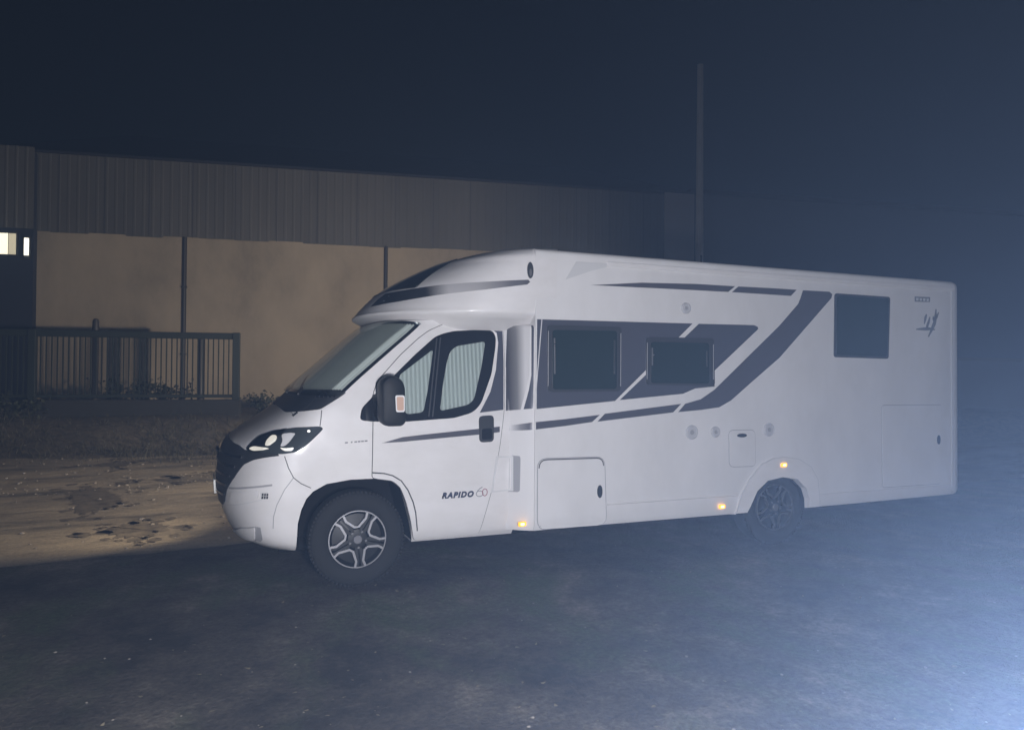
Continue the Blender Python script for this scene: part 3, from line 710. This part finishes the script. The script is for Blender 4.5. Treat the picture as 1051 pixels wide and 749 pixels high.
def hatch(name, pts, r, lock, lw, lh, wd=.007):
    o2 = rnd(pts, r, 4)
    patch('hatch_seal', ring(o2 + [o2[0]], wd + .004), 'body', M['shade'], ROOT, .0022, grid=.3, thick=0)
    h = patch(name, o2, 'body', M['panel'], ROOT, .006, grid=.3, thick=.004)
    k = [(lock[0] + lw*math.cos(2*PI*j/14), lock[1] + lh*math.sin(2*PI*j/14)) for j in range(14)]
    patch('lock', k, 'body', M['black'], h, .016, grid=.3, thick=.010); return h
hatch('service_hatch', F['hatch'], .08, F['hatch_lock'][0], .024, .055, .012)
hatch('water_flap', F['flap'], .05, F['flap_lock'][0], .055, .018)
hatch('garage_door', F['rhatch'], .03, F['rhatch_lock'][0], .022, .05)
x0, z0 = F['hatch'][0]; x1 = F['hatch'][1][0]
groove('hatch_edge', rnd([(x0 + .006, z0 - .16), (x0 + .01, z0 - .006), (x1 - .012, z0 - .012), (x1 - .006, z0 - .16)], .09)[5:-5], 'body', .009, 'gap', .0085)
M['vent'] = mat('grey vent plastic', (.52, .52, .54), .5)
for nm, r in (('vent1', .067), ('vent2', .052), ('vent3', .064), ('vent4', .052)):
    x, z = F[nm][0]; bm = bmesh.new()
    lathe(bm, [(.0005, -.010), (r*.72, -.010), (r*.76, -.006), (r*.84, -.006), (r*.88, -.014), (r*.97, -.010), (r, -.001)], 32)
    vt = P_('round_vent', bm, M['vent'], loc=(x, 0, z), smooth=35)
    bm = bmesh.new(); lathe(bm, [(.0005, -.016), (r*.3, -.016), (r*.34, -.010)], 20); obj('vent_cap', bm, M['shade'], vt, (x, 0, z), 35)
ss = F['skirt']
patch('skirt', ss, 'body', M['paint'], ROOT, .010, grid=.4, thick=.010)
patch('skirt', [(4.515, .489), (6.42, .487), (6.42, .352), (4.515, .340)], 'body', M['paint'], ROOT, .010, grid=.4, thick=.010)
fo = F['flare_out']; fi = F['flare_in']
patch('wheel_flare', fo + fi[::-1], 'body', M['paint'], ROOT, .020, grid=.12, thick=.018)
groove('flare_edge', fo, 'body', .010, 'trim', .0215)
sk = patch('sticker', F['sticker'], 'body', M['ink_soft'], ROOT, .004, grid=.4, thick=.003)
q = F['sticker']
for k in range(4): patch('sticker_mark', [(q[0][0] + .02 + .052*k, 2.466), (q[0][0] + .05 + .052*k, 2.466), (q[0][0] + .056 + .052*k, 2.494), (q[0][0] + .02 + .052*k, 2.494)], 'body', M['trim'], sk, .0055, grid=.4, thick=.001)
for nm, wd in (('e1', .034), ('e2', .034), ('e3', .034), ('e4', .046), ('e5', .034)):
    pts = [Vector(t) for t in F[nm]]; dense = []
    for i in range(len(pts) - 1):
        for k in range(4): dense.append(pts[i].lerp(pts[i+1], k/4))
    dense.append(pts[-1]); n = len(dense); L, R_ = [], []
    for i, t in enumerate(dense):
        d_ = (dense[min(i+1, n-1)] - dense[max(i-1, 0)]).normalized(); no = Vector((-d_.y, d_.x))*wd*.5*(.25 + .75*math.sin(PI*min(i + .3, n - .7)/(n - .4)))
        L.append(tuple(t + no)); R_.append(tuple(t - no))
    patch('brush_emblem', L + R_[::-1], 'body', M['ink_soft'], ROOT, .004, grid=.4, thick=.002)
patch('corner_trim', [(6.395, .40), (6.425, .40), (6.425, 2.62), (6.395, 2.62)], 'body', M['trim'], ROOT, .006, grid=.3, thick=.005)
bm = bmesh.new(); box(bm, 2.10, -.014, 2.592, 6.44, .006, 2.634, .006); P_('awning_rail', bm, M['paint'])
patch('rail_end_trim', [(1.80, 2.615), (2.098, 2.618), (2.098, 2.585), (1.95, 2.545), (1.70, 2.455)], 'body', M['trim'], ROOT, .004, grid=.3, thick=.003)
# cab lock flap, with a flat grey patch for its recess on the corner panel
patch('panel_recess', F['recess'], 'flank', M['shade'], ROOT, .002, thick=0)
patch('flap_seal', [(1.125, .972), (1.276, .970), (1.279, .681), (1.085, .673)], 'flank', M['trim'], ROOT, .008, thick=.007)
lf = patch('lock_flap', rnd([(1.14, .960), (1.262, .958), (1.265, .694), (1.10, .688)], .012, 2), 'flank', M['paint'], ROOT, .016, thick=.009)
groove('panel_gap', [(1.245, .953), (1.248, .70)], 'flank', .006, 'shade', .0172)
bm = bmesh.new(); box(bm, 2.5, .7, 2.70, 3.1, 1.6, 2.80, .03); P_('roof_hatch', bm, M['paint'])
bm = bmesh.new(); box(bm, 4.6, .9, 2.70, 5.2, 1.5, 2.79, .03); P_('roof_hatch', bm, M['paint'])
# amber side markers
for nm, on in (('amber0', 'flank'), ('amber1', 'body'), ('amber2', 'body')):
    x, z = F[nm][0]; y = {'amber0': TREE['flank'].find_nearest(Vector((x, -.1, z)))[0].y, 'amber1': -.020, 'amber2': -.010}[nm]
    bm = bmesh.new(); box(bm, x - .036, y - .016, z - .020, x + .036, y + .002, z + .020, .009)
    am = P_('side_marker', bm, M['amber'])
    bm = bmesh.new(); box(bm, x - .018, y - .019, z - .010, x + .018, y - .013, z + .010, .004); obj('bulb_window', bm, M['amber_core'], am)
# rear lamps and bumper (out of sight from the photograph's side)
bm = bmesh.new(); box(bm, 6.50, .25, .42, 6.60, 2.10, .62, .03); P_('rear_bumper', bm, M['paint'])
for y in (.22, 2.13):
    bm = bmesh.new(); box(bm, 6.52, y - .06, .72, 6.57, y + .06, 1.15, .02); P_('rear_lamp', bm, M['red_edge'])

# ------------------------------------------------------------------ ground
def struct(name, bm, m):
    o = obj(name, bm, m); o['kind'] = 'structure'; return o
def fbm(x, y):
    return math.sin(x*1.7 + 1.3*math.sin(y*.9)) * .5 + math.sin(x*4.1 + y*2.3 + 1.) * .27 + math.sin(x*9.7 - y*6.1) * .15
bm = bmesh.new(); v = [bm.verts.new(q) for q in ((-140, -30, 0), (140, -30, 0), (140, 200, 0), (-140, 200, 0))]; bm.faces.new(v)
struct('ground', bm, M['dirt'])
def mud(pts):
    bm = bmesh.new(); P = [Vector(q) for q in pts]; n = len(P); c_ = sum(P, Vector((0, 0)))/n
    def blob(Q, m_, rough):
        out = []; c2 = sum(Q, Vector((0, 0)))/len(Q)
        for i in range(len(Q)):
            for k in range(m_):
                q = Q[i].lerp(Q[(i+1) % len(Q)], k/m_); d_ = q - c2
                out.append(q + d_*rough*(fbm(q.x*4, q.y*4) + .6*fbm(q.x*13, q.y*11) + .5*fbm(q.x*37, q.y*31)) + Vector((random.gauss(0, .012), random.gauss(0, .02))))
        bm.faces.new([bm.verts.new((q.x, q.y, .004)) for q in out])
    blob(P, 14, .30)
    for k in range(26):
        q = P[k % n] + (P[k % n] - c_)*random.uniform(.1, .6) + Vector((random.gauss(0, .08), random.gauss(0, .12))); r_ = random.uniform(.02, .07)
        blob([q + Vector((math.cos(t)*r_*1.2, math.sin(t)*r_*1.6)) for t in (0, 1, 2, 3, 4, 5.2)], 2, .5)
    bmesh.ops.triangulate(bm, faces=bm.faces[:]); struct('mud_patch', bm, M['mud'])
for pts in MUD: mud(pts)
bm = bmesh.new(); N = 520; near, far_ = [], []
for k in range(N + 1):
    x = -40 + 100*k/N; e_ = 1.96 + .12*(x + .95)*(1 if x < -.95 else .3) + .05*fbm(x*1.3, 2.) + .025*fbm(x*5, 7)
    e_ = max(e_, -3) if x > -12 else max(e_, .3)
    near.append(bm.verts.new((x, -28, .004))); far_.append(bm.verts.new((x, e_, .004)))
for k in range(N): bm.faces.new((near[k], near[k+1], far_[k+1], far_[k]))
struct('asphalt', bm, M['asphalt'])
AN = math.radians(9.5); EX = Vector((math.cos(AN), -math.sin(AN), 0)); EY = Vector((math.sin(AN), math.cos(AN), 0)); OB = Vector((-6.1, 18.70, 0))
def W3(s, t, z=0.): return OB + EX*s + EY*t + Vector((0, 0, z))
def bank_z(t, s):
    u = min(max((t + 7.6)/2.6, 0), 1); return u*u*(3 - 2*u)*.62 + .05*fbm(s*.8, t)*u + .004 - .03*(u == 0)
bm = bmesh.new(); grid = []
for j in range(25):
    t = -7.8 + (9.0)*j/24
    grid.append([bm.verts.new(W3(-30 + 75*k/150, t + .35*fbm((-30 + .5*k)*.6, 3)*(1 if j < 6 else 0), bank_z(t, -30 + .5*k))) for k in range(151)])
for a_, b_ in zip(grid, grid[1:]):
    for k in range(150): bm.faces.new((a_[k], a_[k+1], b_[k+1], b_[k]))
o = struct('bank', bm, M['mud'])
for f in o.data.polygons: f.use_smooth = True

# ------------------------------------------------------------------ buildings
def lthing(name, label, cat, s, t, z=0., group=None):
    o = thing(name, label, cat, W3(s, t, z), group); o.rotation_euler = (0, 0, -AN); return o
def lpart(name, bm, m, parent, smooth=None):   # geometry in the thing's own axes
    bmesh.ops.recalc_face_normals(bm, faces=bm.faces)
    me = bpy.data.meshes.new(name); bm.to_mesh(me); bm.free(); me.materials.append(m)
    if smooth:
        for f in me.polygons: f.use_smooth = True
        me.set_sharp_from_angle(angle=math.radians(smooth))
    o = bpy.data.objects.new(name, me); COL.objects.link(o); o.parent = parent; ORG[o.name] = Vector()
    return o
def ribbed(x0, x1, z0, z1, y, pitch=.25, dep=.035, thick=.05, jag=0.):
    bm = bmesh.new(); pr = []; x = x0
    while x < x1 - .01:
        for u, dy in ((0, 0), (.62, 0), (.72, -dep), (.9, -dep)):
            if x + u*pitch < x1: pr.append((x + u*pitch, y + dy))
        x += pitch
    pr.append((x1, y)); R1, R2 = [], []; jz = 0
    for i, (px_, py_) in enumerate(pr):
        if i % 16 == 0: jz = random.uniform(-jag, jag)
        R1.append(bm.verts.new((px_, py_, z0 + jz))); R2.append(bm.verts.new((px_, py_, z1 + jz*.4)))
    for k in range(len(pr) - 1): bm.faces.new((R1[k], R1[k+1], R2[k+1], R2[k]))
    e = bmesh.ops.extrude_face_region(bm, geom=bm.faces[:])
    bmesh.ops.translate(bm, vec=(0, thick, 0), verts=[q for q in e['geom'] if isinstance(q, bmesh.types.BMVert)])
    return bm
sh = lthing('warehouse', 'long warehouse with beige plaster below and grey ribbed cladding above', 'building', 0, 0)
bm = bmesh.new(); box(bm, -.5, 0, 0, 20.55, 14, 5.9); lpart('wall', bm, M['plaster'], sh)
lpart('cladding', ribbed(-.5, 20.55, 5.70, 8.05, -.06, .25, .007, .04, .03), M['cladding'], sh)
for x in [.7 + 1.2*k for k in range(16)]:
    bm = bmesh.new(); box(bm, x, -.078, 5.70, x + .02, -.070, 8.05); lpart('sheet_joint', bm, M['gap'], sh)
bm = bmesh.new(); prism(bm, [(0, 0)], 0, 1) if False else None
rv = [bm.verts.new(q) for q in ((-1, -.13, 8.03), (20.6, -.13, 8.03), (20.6, 12, 12.3), (-1, 12, 12.3), (-1, -.13, 7.97), (20.6, -.13, 7.97), (20.6, 12, 5.9), (-1, 12, 5.9))]
for q in ((0, 1, 2, 3), (4, 5, 6, 7), (0, 1, 5, 4), (1, 2, 6, 5), (2, 3, 7, 6), (3, 0, 4, 7)): bm.faces.new([rv[k] for k in q])
lpart('roof', bm, M['roof'], sh)
for x in (4.09, 10.02):
    bm = bmesh.new(); tube(bm, [(x, -.025, 0), (x, -.025, 5.72)], .062, 12); pp_ = lpart('downpipe', bm, M['pipe'], sh, 40)
    for z in (2.2, 4.2):
        bm = bmesh.new(); box(bm, x - .08, -.095, z, x + .08, -.0, z + .05); lpart('pipe_bracket', bm, M['pipe'], pp_)
bm = bmesh.new(); box(bm, 19.45, -.20, 0, 20.56, -.145, 7.98); lpart('end_panel', bm, M['end'], sh)
sh2 = lthing('shed', 'plain pale shed wall continuing right of the wooden pole behind the motorhome', 'building', 20.7, .4)
bm = bmesh.new(); box(bm, 0, 0, 0, 30, 14, 8.15); lpart('wall', bm, M['shed'], sh2)
bm = bmesh.new(); box(bm, -.05, -.12, 8.15, 30.1, 14.1, 8.30); lpart('roof', bm, M['roof'], sh2)
an = lthing('annex_building', 'dark sheet-clad annex with a lit window at the left edge', 'building', -9, -.3)
bm = bmesh.new(); box(bm, 0, .06, 0, 9.14, 6, 7.9); lpart('wall', bm, M['annex'], an)
lpart('cladding', ribbed(0, 9.14, 5.72, 8.04, .0, .25, .012, .05), M['cladding'], an)
bm = bmesh.new(); box(bm, 7.6, -.04, 4.91, 8.78, .055, 5.60, .01); wn = lpart('window', bm, M['black'], an)
bm = bmesh.new(); box(bm, 7.65, -.055, 4.96, 8.54, -.042, 5.55); lpart('pane', bm, M['win_light'], wn)
M['win_dim'] = mat('lit window edge', (.7, .68, .55), .5, emit=(1., .88, .6), estr=.55)
bm = bmesh.new(); box(bm, 8.56, -.055, 4.96, 8.74, -.042, 5.55); lpart('pane', bm, M['win_dim'], wn)
bm = bmesh.new(); box(bm, 8.95, -.10, 4.84, 9.12, .0, 5.50, .02); lm = lpart('wall_lamp', bm, M['black'], an)
bm = bmesh.new(); tube(bm, [(9.035, -.12, 4.94), (9.035, -.12, 5.42)], .06, 10); lpart('lamp_tube', bm, M['lamp_light'], lm, 40)
lw = lthing('low_wall', 'low pale wall on the right behind the rear of the motorhome', 'wall', 22, -3)
bm = bmesh.new(); box(bm, 0, 0, 0, 34, .25, 2.25, .02); lpart('wall', bm, M['farwall'], lw)
bm = bmesh.new(); box(bm, -.04, -.05, 2.252, 34.04, .30, 2.33, .01); lpart('coping', bm, M['farwall'], lw)
# pole
po = lthing('utility_pole', 'tall weathered wooden pole rising behind the motorhome roof', 'pole', 20.08, -1.5)
bm = bmesh.new(); tube(bm, [(0, 0, 0), (0, 0, 6), (.02, 0, 11.9)], [.15, .13, .10], 14); lpart('pole_shaft', bm, M['pole'], po, 40)
bm = bmesh.new(); tube(bm, [(.0, -.14, .0), (.0, -.13, 5.6)], .03, 8); lpart('cable_guard', bm, M['fence'], po, 40)
# fence
fe = lthing('railing_fence', 'dark green steel railing fence in front of the beige wall', 'fence', 6.18, -4)
x0 = -9.2
bm = bmesh.new(); box(bm, x0, -.03, 2.50, -.06, .03, 2.66, .01); lpart('top_rail', bm, M['fence'], fe)
bm = bmesh.new(); box(bm, x0, -.025, 1.05, -.06, .025, 1.13, .01); lpart('bottom_rail', bm, M['fence'], fe)
for k in range(75):
    x = -.18 - .12*k; bm = bmesh.new(); box(bm, x - .013, -.013, 1.13, x + .013, .013, 2.50); lpart('bar', bm, M['fence'], fe)
for x in (0, -4.55, -9.2):
    bm = bmesh.new(); box(bm, x - .085, -.07, .45, x + .085, .07, 2.67, .012); lpart('post', bm, M['fence'], fe)
bm = bmesh.new(); box(bm, x0, -.16, .2, .12, .16, 1.0, .03); lpart('plinth', bm, M['plinth'], fe)
for s, t, h, r, lb in ((2.85, -3.6, 2.98, .075, 'dark round-topped post standing taller than the railing fence'), (5.28, -3.6, 2.58, .09, 'dark post just behind the railing near its right end')):
    b_ = lthing('post', lb, 'post', s, t); bm = bmesh.new(); tube(bm, [(0, 0, 0), (0, 0, h - .08), (0, 0, h - .02), (0, 0, h)], [r, r, r*.8, r*.3], 12)
    lpart('post_shaft', bm, M['pipe'], b_, 40)
    bm = bmesh.new(); tube(bm, [(0, 0, .5), (0, 0, .62)], r*1.5, 12); lpart('collar', bm, M['pipe'], b_, 40)
# ------------------------------------------------------------------ plants
def leaf(bm, c_, size):
    d_ = Vector((random.gauss(0, 1), random.gauss(0, 1), random.gauss(0, .7))).normalized(); s_ = d_.orthogonal().normalized()
    s_.rotate(Matrix.Rotation(random.uniform(0, 6.28), 3, d_)); L = size*random.uniform(.6, 1.3); w_ = L*.32
    q = [c_, c_ + d_*L*.5 + s_*w_, c_ + d_*L, c_ + d_*L*.5 - s_*w_]
    bm.faces.new([bm.verts.new(x) for x in q])
def shrub(s, t, z, rx, ry, h, n, label):
    o = lthing('shrub', label, 'shrub', s, t, z, None)
    bm = bmesh.new(); bs = bmesh.new(); cl_ = []
    for k in range(7):
        a_ = random.uniform(0, 6.28); q = Vector((math.cos(a_)*rx*random.uniform(.2, .85), math.sin(a_)*ry*random.uniform(.2, .8), h*random.uniform(.35, .92)))
        tube(bs, [(q.x*.1, q.y*.1, -.1), (q.x*.5, q.y*.5, q.z*.55), q], [.022, .014, .005], 5); cl_.append((q, random.uniform(.22, .42)))
    for k in range(n):
        q, r_ = random.choice(cl_); leaf(bm, q + Vector((random.gauss(0, r_*rx*.6), random.gauss(0, r_*ry*.6), random.gauss(0, r_*h*.42))), .10)
    lpart('foliage', bm, M['leaf'], o); lpart('stem', bs, M['bark'], o)
shrub(6.95, -3.9, .55, .65, .5, .55, 420, 'small dark shrub between the railing end and the motorhome nose')
shrub(7.9, -3.6, .55, .7, .5, .6, 350, 'low dark shrub half hidden behind the motorhome bonnet')
shrub(3.6, -3.2, .6, .9, .5, .95, 550, 'dark bush behind the middle of the railing fence')
shrub(4.6, -3.1, .6, .6, .5, .7, 300, 'smaller dark bush behind the right part of the railing fence')
shrub(1.4, -4.6, .5, 1.2, .6, .6, 600, 'dark bush in front of the left part of the railing fence')
bm = bmesh.new()
for k in range(14000):
    s = random.uniform(-9, 12); dn = .5 + .5*fbm(s*.7, 1.)
    t = -7.75 + .5*fbm(s*.5, 4) + (abs(random.gauss(0, 1.2)) if random.random() < .85 else -abs(random.gauss(0, .7)))
    if t > -4.2 or random.random() > .35 + dn: continue
    p_ = W3(s, t, bank_z(t, s) - .01); h = random.uniform(.04, .17)*(1 + 1.1*max(0, fbm(s*.9, t*1.7)))*(.6 if t < -7.6 else 1)
    l_ = Vector((random.gauss(0, .8), random.gauss(0, .8), 1))*h
    sd = Vector((random.gauss(0, 1), random.gauss(0, 1), 0)).normalized()*.009
    bm.faces.new([bm.verts.new(x) for x in (p_ - sd, p_ + sd, p_ + l_*.6 + sd*.6, p_ + l_, p_ + l_*.6 - sd*.6)])
o = obj('weeds', bm, M['weed']); o['kind'] = 'stuff'; o['label'] = 'low dry weeds growing on the dark bank below the fence'; o['category'] = 'weeds'
# loose stones and leaf scraps
bm = bmesh.new()
def stone(x, y, z, r):
    q = bmesh.ops.create_icosphere(bm, subdivisions=1, radius=r)
    for v in q['verts']: v.co = Vector((v.co.x*random.uniform(.8, 1.4), v.co.y*random.uniform(.8, 1.4), v.co.z*.55)) + Vector((x, y, z + r*.3))
for k in range(240): stone(random.uniform(-6.5, 6), random.uniform(-4.2, -.2), .004, random.choice((.004, .005, .006, .007, .009)))
for k in range(420): stone(random.uniform(-8, -.4), random.uniform(2.1, 11), 0, random.choice((.006, .008, .010, .012, .014, .016, .024)))
for k in range(7):
    cx, cy = random.uniform(-6, -.8), random.uniform(2.4, 9)
    for j in range(14): stone(cx + random.gauss(0, .25), cy + random.gauss(0, .2), 0, random.uniform(.006, .018))
o = obj('stones', bm, M['stone']); o['kind'] = 'stuff'; o['label'] = 'small pale stones scattered over the asphalt and dirt'; o['category'] = 'stones'
bm = bmesh.new()
for k in range(1100):
    x, y = random.uniform(-6, 6), random.uniform(-4.3, .6); a_ = random.uniform(0, 6.28); L = random.choice((.008, .010, .012, .016, .020, .028))*random.uniform(.7, 1.2)
    u = Vector((math.cos(a_), math.sin(a_), random.uniform(-.1, .3)))*L; w_ = Vector((-math.sin(a_), math.cos(a_), 0))*L*random.uniform(.2, .5)
    c_ = Vector((x, y, .009)); bm.faces.new([bm.verts.new(q) for q in (c_ - u*.2, c_ + w_, c_ + u, c_ - w_*.8)])
M['litter'] = mat('dry leaf scraps', (.22, .19, .13), .9)
o = obj('leaf_litter', bm, M['litter']); o['kind'] = 'stuff'; o['label'] = 'scraps of dry leaves on the dark asphalt'; o['category'] = 'leaf litter'

# ------------------------------------------------------------------ air
bm = bmesh.new(); box(bm, -150, -35, -1, 150, 210, 14.5)
hz = obj('haze', bm, None) if False else None
me = bpy.data.meshes.new('haze'); bm.to_mesh(me); bm.free()
hm = bpy.data.materials.new('added glare mist'); hm.use_nodes = True; hm.cycles.volume_sampling = 'EQUIANGULAR'; nt = hm.node_tree; nt.nodes.clear()
ho = nt.nodes.new('ShaderNodeOutputMaterial'); pv = nt.nodes.new('ShaderNodeVolumePrincipled')
pv.inputs['Color'].default_value = HAZE_COL; pv.inputs['Density'].default_value = HAZE_D; pv.inputs['Anisotropy'].default_value = HAZE_G
nt.links.new(pv.outputs[0], ho.inputs['Volume']); me.materials.append(hm)
hz = link('haze', me); hz['kind'] = 'stuff'; hz['label'] = 'thin bluish mist added to stand in for lens glare'; hz['category'] = 'haze'  # mist volume added to make the bluish glare veil

# ------------------------------------------------------------------ light
wd = bpy.data.worlds.new('World'); scn.world = wd; wd.use_nodes = True
nt = wd.node_tree; sk_ = nt.nodes.new('ShaderNodeTexSky'); sk_.sky_type = 'NISHITA'; sk_.sun_disc = False
sk_.sun_elevation = math.radians(8); sk_.sun_rotation = math.radians(150)
nt.links.new(sk_.outputs[0], nt.nodes['Background'].inputs[0]); nt.nodes['Background'].inputs[1].default_value = SKY
def lamp(name, kind, loc, energy, col, **kw):
    d_ = bpy.data.lights.new(name, kind); d_.energy = energy; d_.color = col
    for k_, v_ in kw.items(): setattr(d_, k_, v_)
    o = bpy.data.objects.new(name, d_); COL.objects.link(o); o.location = loc; return o
mo = lamp('moon', 'SUN', (0, 0, 30), .004, (.8, .88, 1.), angle=math.radians(.5)); mo.rotation_euler = (math.radians(82), 0, math.radians(30))
lamp('fill_light', 'POINT', FILL_POS, FILL, FILL_COL, shadow_soft_size=.05)  # added fill lamp behind the camera, evens the light along the bodywork
lamp('side_light', 'POINT', GLOW_POS, GLOW, GLOW_COL, shadow_soft_size=.08)
st_ = lamp('yard_light', 'SPOT', STREET_POS, STREET, (1., .82, .62), shadow_soft_size=.12, spot_size=math.radians(STREET_CONE), spot_blend=1.)
st_.rotation_euler = (Vector(STREET_AIM) - Vector(STREET_POS)).to_track_quat('-Z', 'Y').to_euler()
hl_ = lamp('headlight_beam', 'SPOT', (-1.03, 2*CY - .45, 1.10), HEAD, (1., .80, .55), shadow_soft_size=.06, spot_size=math.radians(95), spot_blend=.9)
hl_.rotation_euler = Vector((-.7, .8, -.42)).to_track_quat('-Z', 'Y').to_euler()

# ------------------------------------------------------------------ camera
cd = bpy.data.cameras.new('camera'); cam = bpy.data.objects.new('camera', cd); COL.objects.link(cam)
yaw, pit, rol = .3851515, .01513799, .00625741
f_ = Vector((math.sin(yaw)*math.cos(pit), math.cos(yaw)*math.cos(pit), math.sin(pit))); r_ = Vector((math.cos(yaw), -math.sin(yaw), 0)); u_ = r_.cross(f_)
r2 = r_*math.cos(rol) + u_*math.sin(rol); u2 = -r_*math.sin(rol) + u_*math.cos(rol)
cam.matrix_world = Matrix(((r2.x, u2.x, -f_.x, -.982007), (r2.y, u2.y, -f_.y, -5.425246), (r2.z, u2.z, -f_.z, 1.638332), (0, 0, 0, 1)))
cd.sensor_width = 36; cd.lens = 732.7216/1051*36; cd.clip_end = 1000; cd.clip_start = .05
scn.camera = cam
vs_ = scn.view_settings; vs_.view_transform = 'Standard'; vs_.look = 'None'; vs_.exposure = 0; vs_.gamma = 1; vs_.use_curve_mapping = False
scn.cycles.use_denoising = True; scn.cycles.volume_bounces = 0; scn.cycles.max_bounces = 6
scn.cycles.sample_clamp_indirect = 4
